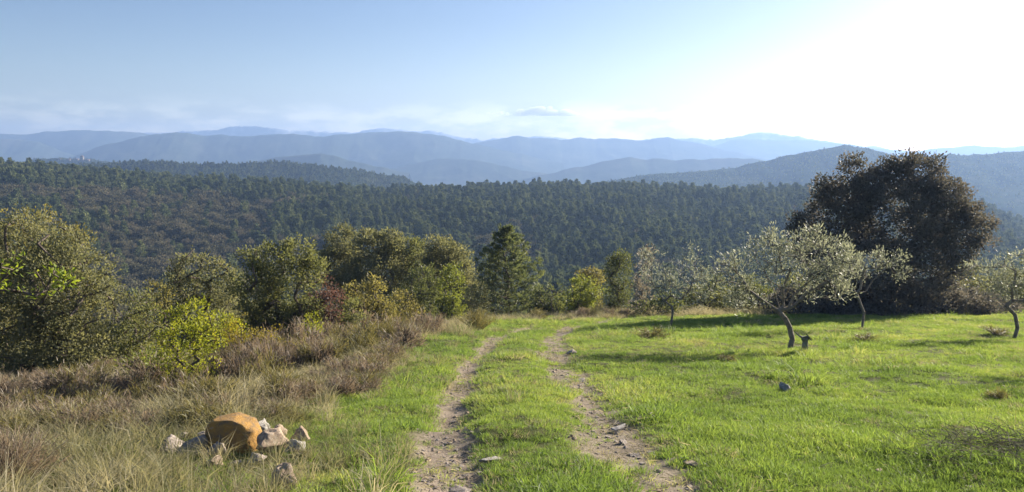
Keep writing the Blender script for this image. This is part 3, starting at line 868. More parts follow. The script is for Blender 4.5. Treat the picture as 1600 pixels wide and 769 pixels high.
# ------------------------------------------------------------------ the wood across the valley
def wood_mat(name, cols):
    """Crown colour by clump tint and by tree."""
    m, N, L = new_mat(name)
    t = attr(N, "tint")
    oi = N.new("ShaderNodeObjectInfo").outputs["Random"]
    ad = N.new("ShaderNodeMath"); ad.operation = 'MULTIPLY_ADD'
    L.new(t, ad.inputs[0]); ad.inputs[1].default_value = 0.45
    sb = N.new("ShaderNodeMath"); sb.operation = 'MULTIPLY'; L.new(oi, sb.inputs[0]); sb.inputs[1].default_value = 0.55
    L.new(sb.outputs[0], ad.inputs[2])
    c = ramp(N, L, ad.outputs[0], [(i / (len(cols) - 1), cc) for i, cc in enumerate(cols)])
    d = N.new("ShaderNodeBsdfDiffuse"); L.new(c, d.inputs[0])
    tr = N.new("ShaderNodeBsdfTranslucent"); L.new(c, tr.inputs[0])
    mx = N.new("ShaderNodeMixShader"); mx.inputs[0].default_value = 0.25
    L.new(d.outputs[0], mx.inputs[1]); L.new(tr.outputs[0], mx.inputs[2])
    o = N.new("ShaderNodeOutputMaterial"); L.new(mx.outputs[0], o.inputs[0])
    return m


WM_PINE = wood_mat("wood_pine_needles", [(0.05, 0.068, 0.032), (0.09, 0.112, 0.046), (0.145, 0.165, 0.066), (0.21, 0.22, 0.09)])
WM_OAK = wood_mat("wood_oak_leaves", [(0.065, 0.068, 0.036), (0.105, 0.10, 0.055), (0.145, 0.13, 0.075), (0.18, 0.145, 0.10)])


def wood_pine_mesh(seed):
    rng = np.random.default_rng(seed)
    h = 7.5; W = rng.uniform(1.5, 2.1)
    k = 70
    f = rng.uniform(0.12, 1.0, k) ** 0.85
    prof = np.where(f < 0.35, 0.85, 1 - ((f - 0.35) / 0.68) ** rng.uniform(1.2, 1.9))
    a = rng.uniform(0, 2 * math.pi, k)
    r = W * np.maximum(prof, 0.05) * rng.uniform(0.45, 1.0, k)
    c = np.stack([np.cos(a) * r, np.sin(a) * r, f * h], 1)
    m = 10
    ci = np.repeat(np.arange(k), m)
    sz = 0.34 + 0.25 * (1 - f[ci])
    P = c[ci] + rng.normal(size=(k * m, 3)) * np.stack([sz, sz, sz * 0.6], 1) * 0.75
    ax = np.stack([np.cos(a[ci]), np.sin(a[ci]), np.full(k * m, 0.9)], 1) + rng.normal(size=(k * m, 3)) * 0.55
    V, T = leaves(rng, P, ax, 0.75, 0.42, 0.2)
    t = np.clip(rng.uniform(0, 1, k)[ci] * 0.7 + rng.uniform(0, 0.3, k * m), 0, 1)
    tv, tq = tubes([((0, 0, -0.6), 0.16, (0, 0, 3.5), 0.11), ((0, 0, 3.5), 0.11, (0.05, 0, 7.2), 0.02)], 5)
    return (np_mesh("wood_pine_crown", V, [T], WM_PINE, {"tint": ('FACE', np.concatenate([t, t]))}), np_mesh("wood_pine_trunk", tv, [tq], BARK), (V, T, t, tv, tq))


def wood_oak_mesh(seed):
    rng = np.random.default_rng(seed)
    k = 60
    d = rand_dirs(rng, k); d[:, 2] = np.abs(d[:, 2]) * 1.1 - 0.25
    c = d * np.array([2.4, 2.4, 2.0]) * rng.uniform(0.6, 1.05, k)[:, None] * (1 + 0.2 * rng.normal(size=(k, 1))) + np.array([0, 0, 2.9])
    m = 13
    ci = np.repeat(np.arange(k), m)
    P = c[ci] + rng.normal(size=(k * m, 3)) * 0.42
    ax = d[ci] + rng.normal(size=(k * m, 3)) * 0.7 + np.array([0, 0, 0.3])
    V, T = leaves(rng, P, ax, 0.6, 0.42, 0.25)
    t = np.clip(rng.uniform(0, 1, k)[ci] * 0.7 + rng.uniform(0, 0.3, k * m), 0, 1)
    tv, tq = tubes([((0, 0, -0.6), 0.2, (0.1, 0, 1.6), 0.15), ((0.1, 0, 1.6), 0.13, (1.0, 0.3, 3.4), 0.04), ((0.1, 0, 1.6), 0.13, (-0.9, 0.5, 3.5), 0.04), ((0.1, 0, 1.6), 0.12, (0, -0.9, 3.6), 0.04)], 5)
    return (np_mesh("wood_oak_crown", V, [T], WM_OAK, {"tint": ('FACE', np.concatenate([t, t]))}), np_mesh("wood_oak_trunk", tv, [tq], BARK), (V, T, t, tv, tq))


def joined(name, parts, mat):
    V, T, t, tv, tq = parts
    me = np_mesh(name, np.vstack([V, tv]), [T, tq + len(V)], [mat, BARK], {"tint": ('FACE', np.concatenate([t, t, np.zeros(len(tq))]))},
                 mat_idx=np.concatenate([np.zeros(len(T)), np.ones(len(tq))]))
    return me


PINES = [wood_pine_mesh(200 + i) for i in range(7)]
OAKS = [wood_oak_mesh(300 + i) for i in range(6)]
rng = np.random.default_rng(99)
# candidate tree positions on the opposite slope
cy_ = np.sqrt(rng.uniform(150 ** 2, 600 ** 2, 90000))
cpx = rng.uniform(-160, 1760, 90000)
cx_ = (cpx - 800) / F * cy_
cell = np.stack([np.round(cx_ / 3.6), np.round(cy_ / 3.6)], 1)
_, ui = np.unique(cell, axis=0, return_index=True)
ui = rng.permutation(ui)
cx_, cy_, cpx = cx_[ui], cy_[ui], cpx[ui]
bn = fbm(cx_ / 45, cy_ / 45, 71, 3)
fy_ = (cy_ - 250) / (CREST_D - 250)
# brown oaks on the left part of the slope, pines above them, on the crest and on the right
oakness = sstep(0.15, 0.45, bn * 0.9 + 0.62 * (1 - sstep(380, 720, cpx)) * (1 - sstep(0.50, 0.72, fy_ - 0.0002 * cpx)) + 0.12 * (1 - sstep(0.0, 0.35, fy_)) - 0.1)
is_oak = rng.uniform(0, 1, len(cx_)) < oakness * 0.92 + 0.03
size = np.where(is_oak, rng.uniform(0.6, 1.25, len(cx_)), rng.uniform(0.5, 1.25, len(cx_)))
size *= (1 + 0.25 * fbm(cx_ / 20, cy_ / 20, 75, 2)) * (1 + 0.25 * (1 - sstep(200, 300, cy_)))
cz_ = ground_h(cx_, cy_)
# which of them show most in the photo: walk from near to far and keep the skyline per pixel column
SKY_X = [-200, 0, 60, 110, 190, 215, 270, 320, 372, 380, 470, 505, 515, 640, 680, 738, 750, 790, 830, 852, 900, 945, 970, 1000, 1110, 1150, 1220, 1250, 1320, 1440, 1555, 1570, 1600, 1800]
SKY_Y = [320, 320, 320, 345, 470, 480, 400, 395, 430, 395, 370, 400, 355, 372, 365, 420, 392, 358, 382, 445, 430, 405, 392, 390, 400, 362, 345, 300, 250, 240, 352, 400, 390, 380]
line = np.interp(np.arange(-200, 1800), SKY_X, SKY_Y)
show = np.zeros(len(cx_))
for i in np.argsort(cy_):
    hgt = (7.5 if not is_oak[i] else 5.2) * size[i]
    topy = 255 + (EYE - cz_[i] - hgt) / cy_[i] * F
    hw = (1.6 if not is_oak[i] else 2.3) * size[i] / cy_[i] * F
    a = int(max(0, cpx[i] - hw + 200)); b = int(min(2000, cpx[i] + hw + 201))
    if b <= a: continue
    vis = np.clip(line[a:b] - topy, 0, None)
    show[i] = vis.sum() * (0 <= cpx[i] <= 1600)
    line[a:b] = np.minimum(line[a:b], topy + hgt / cy_[i] * F * 0.30)
seen = show > 0
rotw = rng.uniform(0, 2 * math.pi, len(cx_))
single = np.zeros(len(cx_), bool)
for kind, meshes, nm, lab, grp in ((False, PINES, "wood_pine", "hazy green wood pine", "pines of the wood across the valley"),
                                   (True, OAKS, "wood_oak", "brownish rounded wood oak", "brown oaks of the wood across the valley")):
    cand = np.where(is_oak == kind)[0]
    best = cand[np.argsort(-show[cand])][:300 if not kind else 220]
    single[best] = True
    for i in best:
        where = ("foot" if fy_[i] < 0.2 else "middle" if fy_[i] < 0.62 else "crest")
        mark = ["above the large left oak", "left of the rounded olive-brown oak", "above the broad dark oak", "above the tall middle row", "above the single pine", "above the juniper", "above the main olive", "beside the big dark tree"][
            int(np.searchsorted([130, 290, 500, 740, 860, 1010, 1240], cpx[i]))]
        e = tag(empty(nm, (cx_[i], cy_[i], cz_[i])), "%s at the far slope's %s, %s" % (lab, where, mark), "tree", grp)
        e.rotation_euler = (0, 0, float(rotw[i])); e.scale = (float(size[i]), float(size[i]), float(size[i] * rng.uniform(0.75, 1.25)))
        cm, tm, _ = meshes[int(rng.integers(0, len(meshes)))]
        obj("crown", cm, e); obj("trunk", tm, e)
rest = ~single
for kind, variants, nm, lab in ((False, [joined("wood_pine", p[2], WM_PINE) for p in PINES], "pine_wood", "mass of green pines covering the slope across the valley"),
                                (True, [joined("wood_oak", p[2], WM_OAK) for p in OAKS], "oak_wood", "mass of brownish oaks covering the left of the far slope")):
    k = rest & (is_oak == kind)
    scatter(nm, lab, "wood", np.stack([cx_, cy_, cz_], 1)[k], rotw[k], size[k], rng.uniform(0, 1, k.sum()), variants, aspect=rng.uniform(0.75, 1.3, k.sum()))
    # the same trees stand on the low hills behind
PV = [joined("far_pine", p[2], WM_PINE) for p in PINES[:4]]
for nm, lab, V, n, s in (("hillside_wood", "far trees covering the low dark hill on the left", V2, 7000, 0.62), ("hilltop_wood", "far trees covering the big rounded hill on the right", V4, 6500, 0.5),
                         ("castle_hill_wood", "far trees covering the low hill below the hamlet", V3, 1600, 0.6)):
    a = rng.integers(0, V.shape[0] - 1, n); u = rng.uniform(0, 1, n) ** 0.6
    m_ = 25
    b = np.minimum((u * (m_ + 1)).astype(int), m_ + 1)
    fa, fb = rng.uniform(0, 1, (2, n, 1))
    b = np.minimum(b, V.shape[1] - 2)
    P = V[a, b] * (1 - fa) * (1 - fb) + V[a + 1, b] * fa * (1 - fb) + V[a, b + 1] * (1 - fa) * fb + V[a + 1, b + 1] * fa * fb
    scatter(nm, lab, "wood", P - np.array([0, 0, 0.8]), rng.uniform(0, 6.28, n), s * rng.uniform(0.6, 1.2, n), rng.uniform(0, 1, n), PV, aspect=0.8)

# ------------------------------------------------------------------ hamlet on the far-left hill
STONE = rough_mat("hamlet_stone", [(0.3, (0.14, 0.125, 0.11)), (0.7, (0.20, 0.18, 0.155))], 0.4, 0)
TILE = rough_mat("hamlet_roof_tile", [(0.3, (0.12, 0.085, 0.07)), (0.7, (0.17, 0.12, 0.10))], 0.6, 0)
SLOT = rough_mat("hamlet_window_dark", [(0.3, (0.02, 0.02, 0.02)), (0.7, (0.04, 0.04, 0.04))], 1, 0)


def house(name, label, px, w, d, h, roof_h, tower=False, dz=-2.0):
    j = int(np.argmin(np.abs(np.linspace(-140, 240, V3.shape[0]) - px)))
    p = V3[j, 24].copy(); p[2] += dz
    o = tag(empty(name, p), label, "tower" if tower else "house", None if tower else "houses of the far hamlet")
    x, y = w / 2, d / 2
    bv = [(-x, -y, 0), (x, -y, 0), (x, y, 0), (-x, y, 0), (-x, -y, h), (x, -y, h), (x, y, h), (-x, y, h)]
    obj("wall", np_mesh("wall", bv, [[(0, 1, 5, 4), (1, 2, 6, 5), (2, 3, 7, 6), (3, 0, 4, 7)]], STONE), o)
    e = 0.5
    if tower:
        rv = [(-x - e, -y - e, h), (x + e, -y - e, h), (x + e, y + e, h), (-x - e, y + e, h), (0, 0, h + roof_h)]
        obj("roof", np_mesh("roof", rv, [[(0, 1, 4), (1, 2, 4), (2, 3, 4), (3, 0, 4)], [(3, 2, 1, 0)]], TILE), o)
    else:
        rv = [(-x - e, -y - e, h), (x + e, -y - e, h), (x + e, y + e, h), (-x - e, y + e, h), (-x - e, 0, h + roof_h), (x + e, 0, h + roof_h)]
        obj("roof", np_mesh("roof", rv, [[(0, 1, 5, 4), (2, 3, 4, 5), (3, 2, 1, 0)], [(0, 4, 3), (1, 2, 5)]], TILE), o)
    for q in ((-0.25, 0.25) if not tower else (0.0,)):
        wv = [(q * w - 0.6, -y - 0.03, h * 0.55), (q * w + 0.6, -y - 0.03, h * 0.55), (q * w + 0.6, -y - 0.03, h * 0.8), (q * w - 0.6, -y - 0.03, h * 0.8)]
        obj("window", np_mesh("window", wv, [[(0, 1, 2, 3)]], SLOT), o)


house("stone_tower", "tiny square tower on the hazy hill at the far left", 129, 5, 5, 11, 3, True)
for px, w, h, lab in ((120, 12, 6, "tiny house left of the tower on the hazy far-left hill"), (138, 13, 5, "tiny house right of the tower on the hazy far-left hill"),
                      (108, 10, 5, "tiny house second left of the tower on the hazy far-left hill"), (95, 9, 4, "tiny leftmost house on the hazy far-left hill")):
    house("far_house", lab, px, w * 0.75, 6.5, h * 0.8, 1.8)

# ------------------------------------------------------------------ grass
GR_GREEN = leaf_mat("grass_green", [(0.07, 0.11, 0.04), (0.13, 0.19, 0.052), (0.20, 0.26, 0.072), (0.30, 0.29, 0.14)], 0.5, tcol=(1.6, 1.6, 0.85), rough=0.5, spec=0.2, inst=True)
GR_DRY = leaf_mat("grass_dry", [(0.115, 0.13, 0.058), (0.19, 0.185, 0.10), (0.28, 0.25, 0.165), (0.39, 0.345, 0.25)], 0.45, tcol=(1.35, 1.3, 0.95), rough=0.6, spec=0.15, inst=True)


def tuft(seed, n, R, h, w, lean, bend, mat, name="grass_tuft"):
    rng = np.random.default_rng(seed)
    a = rng.uniform(0, 2 * math.pi, n); r = R * rng.uniform(0, 1, n) ** 0.5
    pos = np.stack([np.cos(a) * r, np.sin(a) * r, np.full(n, -0.015)], 1)
    d = np.stack([np.cos(a) * lean * r / R, np.sin(a) * lean * r / R, np.ones(n)], 1) + rng.normal(size=(n, 3)) * np.array([0.28, 0.28, 0.0])
    V, Q, T = blades(rng, pos, d, h * rng.uniform(0.45, 1.15, n), w * rng.uniform(0.7, 1.3, n), bend * rng.uniform(0.2, 1.3, n))
    t = rng.uniform(0, 1, n)
    return np_mesh(name, V, [Q, T], mat, {"tint": ('FACE', np.concatenate([t, t]))})


SHORT = [tuft(400 + i, 46, 0.14, 0.11, 0.007, 0.5, 0.7, GR_GREEN) for i in range(7)]
LONG = [tuft(420 + i, 44, 0.11, 0.36, 0.006, 0.45, 0.8, GR_DRY) for i in range(7)]
rng = np.random.default_rng(123)


def field_points(n, d0, d1, power=0.0, pxr=(-260, 1860)):
    u = rng.uniform(0, 1, n)
    q = 2 - power
    D = (d0 ** q + u * (d1 ** q - d0 ** q)) ** (1 / q)
    px = rng.uniform(pxr[0], pxr[1], n)
    x = (px - 800) / F * D
    return x, D


def place_tufts(name, label, n, d0, d1, accept, smin, smax, variants, tintf, grow=0.0):
    x, y = field_points(n, d0, d1, 0.55)
    pr = accept(x, y)
    k = rng.uniform(0, 1, n) < pr
    x, y = x[k], y[k]
    z = ground_h(x, y)
    patch = fbm(x / 0.9, y / 0.9, 83, 3)
    s = rng.uniform(smin, smax, len(x)) * np.clip(1 + 0.8 * patch, 0.75, 2) * (1 + grow * np.clip(y - 10, 0, 40) / 10)
    t = np.clip(tintf(x, y), 0, 1)
    tilt = rng.normal(size=(len(x), 2)) * 0.10
    return scatter(name, label, "grass", np.stack([x, y, z], 1), rng.uniform(0, 6.28, len(x)), s, t, variants, tilt)


PILE_C = hit(370, 706)


def acc_green(x, y):
    d = rut_mask(x, y); dr = dry_mask(x, y)
    bare = sstep(0.05, 0.45, fbm(x / 1.3, y / 1.3, 87, 3))
    return np.clip((1 - 1.15 * d) * (1 - 0.85 * dr) * (1 - 0.35 * bare), 0.0, 1) * (1 - sstep(34, 40, y))


def acc_dry(x, y):
    d = rut_mask(x, y)
    clear = sstep(0.2, 0.6, fbm(x / 1.3, y / 1.3, 91, 3))
    pile = 1 - np.exp(-(((x - PILE_C[0]) / 0.85) ** 2 + ((y - PILE_C[1] - 0.1) / 0.42) ** 2) * 1.2)
    return np.clip(dry_mask(x, y) * (1 - d) * (1 - 0.55 * clear) * pile ** 2, 0, 1) * (1 - sstep(42, 50, y))


def tint_green(x, y):
    return 0.34 + 0.42 * fbm(x / 1.5, y / 1.5, 93, 3) + 0.2 * fbm(x / 6, y / 6, 95, 2) + rng.normal(size=len(x)) * 0.13


def tint_dry(x, y):
    return 0.47 + 0.45 * fbm(x / 1.9, y / 1.9, 97, 3) + rng.normal(size=len(x)) * 0.14


place_tufts("grass", "bright green grass of the field and the track's middle strip", 80000, 4.6, 40, acc_green, 0.38, 0.85, SHORT, tint_green, grow=0.14)
place_tufts("dry_grass", "long pale dry grass on the slope left of the track", 26000, 4.6, 48, acc_dry, 0.5, 1.15, LONG, tint_dry, grow=0.06)
place_tufts('near_grass', 'short green grass in the nearest part of the field and strip', 16000, 4.6, 11, acc_green, 0.3, 0.65, SHORT, tint_green)
place_tufts("dead_thatch", "patches of short dead straw-coloured grass in the field", 15000, 4.6, 36, lambda x, y: (1 - dry_mask(x, y)) * (1 - rut_mask(x, y)) * sstep(0.02, 0.4, fbm(x / 1.3, y / 1.3, 87, 3)),
            0.45, 1.0, [tuft(450 + i, 40, 0.15, 0.10, 0.007, 0.9, 0.9, GR_DRY) for i in range(5)], lambda x, y: 0.30 + 0.3 * fbm(x / 0.8, y / 0.8, 113, 2) + rng.normal(size=len(x)) * 0.15, grow=0.12)
# a few longer green tufts standing out of the field
place_tufts("long_grass", "scattered longer green tufts standing out of the field", 2600, 4.6, 34, lambda x, y: acc_green(x, y) * sstep(0.0, 0.5, fbm(x / 2.5, y / 2.5, 99, 2)),
            0.7, 1.2, [tuft(440 + i, 34, 0.09, 0.24, 0.007, 0.7, 0.9, GR_GREEN) for i in range(5)], tint_green)
place_tufts("verge_grass", "long pale green grass on the verge left of the left rut", 5000, 4.6, 26, lambda x, y: np.exp(-((xl_of(y) - x - 1.9) / 1.1) ** 2) * sstep(-0.25, 0.3, fbm(x / 1.2, y / 1.2, 109, 3)) * (1 - rut_mask(x, y)),
            0.4, 0.85, LONG, lambda x, y: 0.12 + 0.4 * fbm(x / 1.4, y / 1.4, 111, 2) + rng.normal(size=len(x)) * 0.14)
# thin blades creeping over the ruts
place_tufts("rut_grass", "short sparse grass creeping over the worn ruts", 22000, 4.6, 34, lambda x, y: np.clip(rut_mask(x, y) * 0.55, 0, 1) * (fbm(x / 0.6, y / 0.6, 101, 3) > -0.1),
            0.28, 0.6, SHORT, lambda x, y: 0.5 + 0.35 * fbm(x / 1, y / 1, 103, 2) + rng.normal(size=len(x)) * 0.12)


# broad-leaved weeds
WEED = []
for i in range(5):
    q = np.random.default_rng(480 + i); n = 15
    a = q.uniform(0, 6.28, n)
    V, T = leaves(q, np.zeros((n, 3)) + q.normal(size=(n, 3)) * 0.015, np.stack([np.cos(a), np.sin(a), q.uniform(0.25, 1.0, n)], 1), 0.12, 0.042, 0.3)
    t = q.uniform(0, 0.8, n)
    WEED.append(np_mesh("weed", V, [T], GR_GREEN, {"tint": ('FACE', np.concatenate([t, t]))}))
place_tufts("field_weeds", "broad-leaved weeds dotted through the field's grass", 7000, 4.6, 34, lambda x, y: acc_green(x, y) * sstep(-0.1, 0.4, fbm(x / 1.1, y / 1.1, 107, 3)),
            0.2, 0.6, WEED, lambda x, y: 0.12 + rng.normal(size=len(x)) * 0.12)
LITTER = []
for i in range(5):
    q = np.random.default_rng(460 + i); n = 16
    P = np.stack([q.uniform(-0.2, 0.2, n), q.uniform(-0.2, 0.2, n), q.uniform(0.004, 0.02, n)], 1)
    V, Q, T = blades(q, P, np.stack([q.normal(size=n), q.normal(size=n), q.uniform(-0.05, 0.12, n)], 1), 0.075 * q.uniform(0.4, 1.5, n), 0.0055, 0.1)
    t = q.uniform(0.3, 1, n)
    LITTER.append(np_mesh("litter", V, [Q, T], GR_DRY, {"tint": ('FACE', np.concatenate([t, t]))}))
place_tufts("dry_litter", "dead straw and leaf litter lying in the ruts and bare spots", 16000, 4.6, 34, lambda x, y: np.clip(0.8 * rut_mask(x, y) + 0.08 * (1 - dry_mask(x, y)), 0, 1),
            0.6, 1.3, LITTER, lambda x, y: 0.3 + rng.normal(size=len(x)) * 0.2)


# ------------------------------------------------------------------ heath shrubs
def heath_mesh(seed, mat, n=420, R=0.42, H=0.55):
    rng = np.random.default_rng(seed)
    k = 34
    a = rng.uniform(0, 2 * math.pi, k); el = rng.uniform(0.25, 1.0, k)
    tipd = np.stack([np.cos(a) * (1 - el * 0.75), np.sin(a) * (1 - el * 0.75), el], 1)
    tips = tipd * np.array([R * 1.5, R * 1.5, H]) * rng.uniform(0.7, 1.1, (k, 1))
    segs = [((0, 0, -0.05), 0.012, tuple(t * 0.55 + rng.normal(size=3) * 0.02), 0.007) for t in tips]
    segs += [(s[2], 0.007, tuple(t), 0.003) for s, t in zip(list(segs), tips)]
    tv, tq = tubes(segs, 4)
    ci = np.repeat(np.arange(k), n // k * 2)
    f = rng.uniform(0.35, 1.05, len(ci))
    P = tips[ci] * f[:, None] + rng.normal(size=(len(ci), 3)) * 0.045
    d = unit(tips[ci]) + rng.normal(size=(len(ci), 3)) * 0.5 + np.array([0, 0, 0.35])
    V, Q, T = blades(rng, P, d, 0.13 * rng.uniform(0.6, 1.3, len(ci)), 0.011, 0.3)
    t = np.clip(0.5 * rng.uniform(0, 1, k)[ci] + 0.2 * f + 0.35 * rng.uniform(0, 1, len(ci)) - 0.05, 0, 1)
    return np_mesh("heath_foliage", V, [Q, T], mat, {"tint": ('FACE', np.concatenate([t, t]))}), np_mesh("heath_stems", tv, [tq], BARK)


HB = [heath_mesh(500 + i, LM_HEATH) for i in range(5)]
HG = [heath_mesh(520 + i, LM_HEATHG) for i in range(4)]
rng = np.random.default_rng(321)


def put_shrub(px, py, size_px, meshes, name, label, group=None, squash=1.0, D=None):
    if D is None: x, y, z = hit(px, py)
    else:
        x, y, _ = at(px, py, D); z = float(ground_h(np.array(x), np.array(y)))
    z = float(ground_h(np.array(x), np.array(y)))
    s = size_px / F * y / 0.95
    e = tag(empty(name, (x, y, z)), label, "shrub", group)
    e.rotation_euler = (rng.normal() * 0.08, rng.normal() * 0.08, rng.uniform(0, 6.28)); e.scale = (s, s, s * squash)
    fm, sm = meshes[int(rng.integers(0, len(meshes)))]
    obj("foliage", fm, e); obj("stems", sm, e)
    return e


# brown heath: band along the left edge of the track, under the left trees, around the stones
for i in range(92):
    px = rng.uniform(340, 700); f = (px - 340) / 360
    py = 625 - 130 * f + rng.normal() * 22 - 10
    if py > 545 and px > 610: continue
    put_shrub(px, max(py, 490), rng.uniform(62, 104) * (0.55 + 0.5 * (py - 480) / 150), HB if rng.uniform() < 0.66 else HG, "heath_shrub",
              "low brown heath shrub %s in the band left of the track" % ("left of the golden bush" if px < 380 else "below the broad dark oak" if px < 490 else "below the pale pointed bush" if px < 610 else "below the conical bush"), "heath band left of the track", 1.05)
for i in range(44):
    px = rng.uniform(-60, 260); py = rng.uniform(575, 655)
    put_shrub(px, py, rng.uniform(50, 85) * (0.6 + 0.5 * (py - 560) / 100), HB if rng.uniform() < 0.6 else HG, "heath_shrub",
              "brown heath shrub %s below the large left oak" % (("in the nearest row" if py > 615 else "in the back row") + (" at the edge" if px < 60 else " nearer the hollow" if px > 170 else "")), "heath below the large left oak", 0.75)
for i in range(54):
    px = rng.uniform(-60, 350); py = rng.uniform(622, 700) - 0.08 * px
    put_shrub(px, py, rng.uniform(70, 125), HB if rng.uniform() < 0.62 else HG, "heath_shrub",
              "brown-mauve heath shrub in the left foreground %s" % ("at the edge" if px < 60 else "left of the stone pile" if px < 200 else "just behind the stone pile"), "heath of the left foreground", 0.75)
for i in range(42):
    px = rng.uniform(400, 660); py = 655 - 0.42 * (px - 400) + rng.normal() * 14
    put_shrub(px, py, rng.uniform(45, 85), HB if rng.uniform() < 0.6 else HG, "heath_shrub",
              "brown heath shrub among the pale grass %s" % ("right of the stone pile" if px < 530 else "close to the left rut"), "heath among the pale grass by the track", 0.65)
for i in range(32):
    px = rng.uniform(690, 985); py = rng.uniform(486, 498)
    put_shrub(px, py, rng.uniform(18, 34), HB if rng.uniform() < 0.6 else HG, "heath_shrub",
              "low brownish shrub at the track's far end %s" % ("below the pine" if px < 840 else "below the yellow-green bush" if px < 945 else "below the juniper"), "low shrubs at the far end of the track", 0.8)
for i in range(18):
    px = rng.uniform(1240, 1600); py = rng.uniform(480, 488)
    put_shrub(px, py, rng.uniform(18, 34), HG if rng.uniform() < 0.6 else HB, "heath_shrub",
              "low dull shrub on the field's far edge %s" % ("below the big dark tree" if px < 1480 else "near the right-edge olive"), "low shrubs at the far right edge of the field", 0.8)
for px, py, s, sq, ms, lab in ((580, 615, 60, 0.7, HB, "dark brown heath clump standing alone beside the left rut"), (500, 598, 50, 0.7, HB, "brown heath clump above and right of the boulder"),
                               (322, 650, 46, 1.0, HG, "small olive-green shrub just behind the orange boulder"), (232, 640, 75, 1.1, HG, "olive shrub with tall stalks left of the boulder"),
                               (110, 625, 100, 0.9, HG, "large green-brown heath shrub in the left foreground"), (20, 765, 150, 1.0, HB, "dark twiggy heath in the lower left corner"),
                               (570, 720, 38, 0.8, HG, "small dark herb clump near the left rut"), (470, 715, 36, 0.5, HB, "low dark heath right of the boulder pile"),
                               (1018, 528, 62, 0.5, HG, "grey-brown dry clump in the tree's shade at the field's left"), (1135, 566, 44, 0.5, HG, "grey dry tuft between the main olive and the track"),
                               (1352, 533, 50, 0.4, HG, "brown dry patch right of the main olive"), (1560, 625, 40, 0.8, HG, "leafy green weed clump at the far right of the field"),
                               (1555, 522, 60, 0.35, HG, "low brown patch near the right-edge olive")):
    put_shrub(px, py, s, ms, "heath_shrub", lab, None, sq)


def stalk_bush(name, label, px, py, hpx, wpx, n, mat, seed, D=None, w=0.006, cat="shrub", twig=True):
    rng = np.random.default_rng(seed)
    x, y, z = hit(px, py)
    H = hpx / F * y; W = wpx / F * y * 0.5
    a = rng.uniform(0, 6.28, n); r = rng.uniform(0, 1, n) ** 0.6
    d = np.stack([np.cos(a) * r * W, np.sin(a) * r * W, H * np.sqrt(np.maximum(0.05, 1 - 0.6 * r * r))], 1)
    base = np.stack([np.cos(a), np.sin(a), np.zeros(n)], 1) * (r * 0.18 * W)[:, None]
    V, Q, T = blades(rng, base, d, np.linalg.norm(d, axis=1) * rng.uniform(0.7, 1.05, n), w, 0.15)
    Vs, Qs, Ts = [V], [Q], [T]; off = len(V)
    if twig:
        k = n * 5
        ci = rng.integers(0, n, k); f = rng.uniform(0.35, 0.95, k)[:, None]
        P = base[ci] + d[ci] * f * 0.9
        V2_, Q2_, T2_ = blades(rng, P, unit(d[ci]) + rng.normal(size=(k, 3)) * 0.35, H * 0.16 * rng.uniform(0.5, 1.3, k), w * 0.8, 0.3)
        Vs.append(V2_); Qs.append(Q2_ + off); Ts.append(T2_ + off)
    V = np.vstack(Vs); Q = np.vstack(Qs); T = np.vstack(Ts)
    t = rng.uniform(0, 1, len(Q)); t2 = rng.uniform(0, 1, len(T))
    o = obj(name, np_mesh(name, V, [Q, T], mat, {"tint": ('FACE', np.concatenate([t, t2]))}), None, (x, y, z))
    return tag(o, label, cat)


stalk_bush("broom_bush", "rounded twiggy orange-brown broom bush at the track's left bend", 746, 517, 38, 66, 260, LM_HEATHG, 601, w=0.010)


def brush_heap(name, label, px, py, wpx, dpth, hgt, n, mat, seed, w=0.007):
    rng = np.random.default_rng(seed)
    x, y, z = hit(px, py); W = wpx / F * y * 0.5
    a = rng.uniform(0, 6.28, n); r = rng.uniform(0, 1, n) ** 0.7
    bx, by = x + np.cos(a) * r * W, y + np.sin(a) * r * dpth
    bz = ground_h(bx, by) - z + hgt * rng.uniform(0, 1, n) * (1 - r * r)
    d = np.stack([rng.normal(size=n), rng.normal(size=n), rng.uniform(-0.1, 0.55, n)], 1)
    V, Q, T = blades(rng, np.stack([bx - x, by - y, bz], 1), d, rng.uniform(0.12, 0.42, n), w * rng.uniform(0.5, 1.1, n), 0.7)
    t = rng.uniform(0, 1, n)
    return tag(obj(name, np_mesh(name, V, [Q, T], mat, {"tint": ('FACE', np.concatenate([t, t]))}), None, (x, y, z)), label, "brush")


brush_heap("dry_brush", "grey heap of dry stems in the lower right corner", 1570, 712, 330, 0.9, 0.14, 900, LM_STRAW, 602)
stalk_bush("twiggy_shrub", "bare twiggy shrub at the lower left edge", 10, 768, 110, 190, 300, LM_HEATH, 603, w=0.006)
for i, (px, py, h, lab) in enumerate(((308, 655, 62, "thin dry stalk left of the boulder's top"), (240, 640, 70, "tall plumed dry stalk at the far left of the boulder"), (345, 650, 75, "single tall pale stalk behind the boulder"),
                                      (385, 655, 60, "leaning pale stalk right above the boulder"), (410, 645, 50, "short leaning stalk right of the boulder"))):
    stalk_bush("dry_stalk", lab, px, py, h, 26, 7, LM_PALE, 610 + i, w=0.008, cat="stalk")

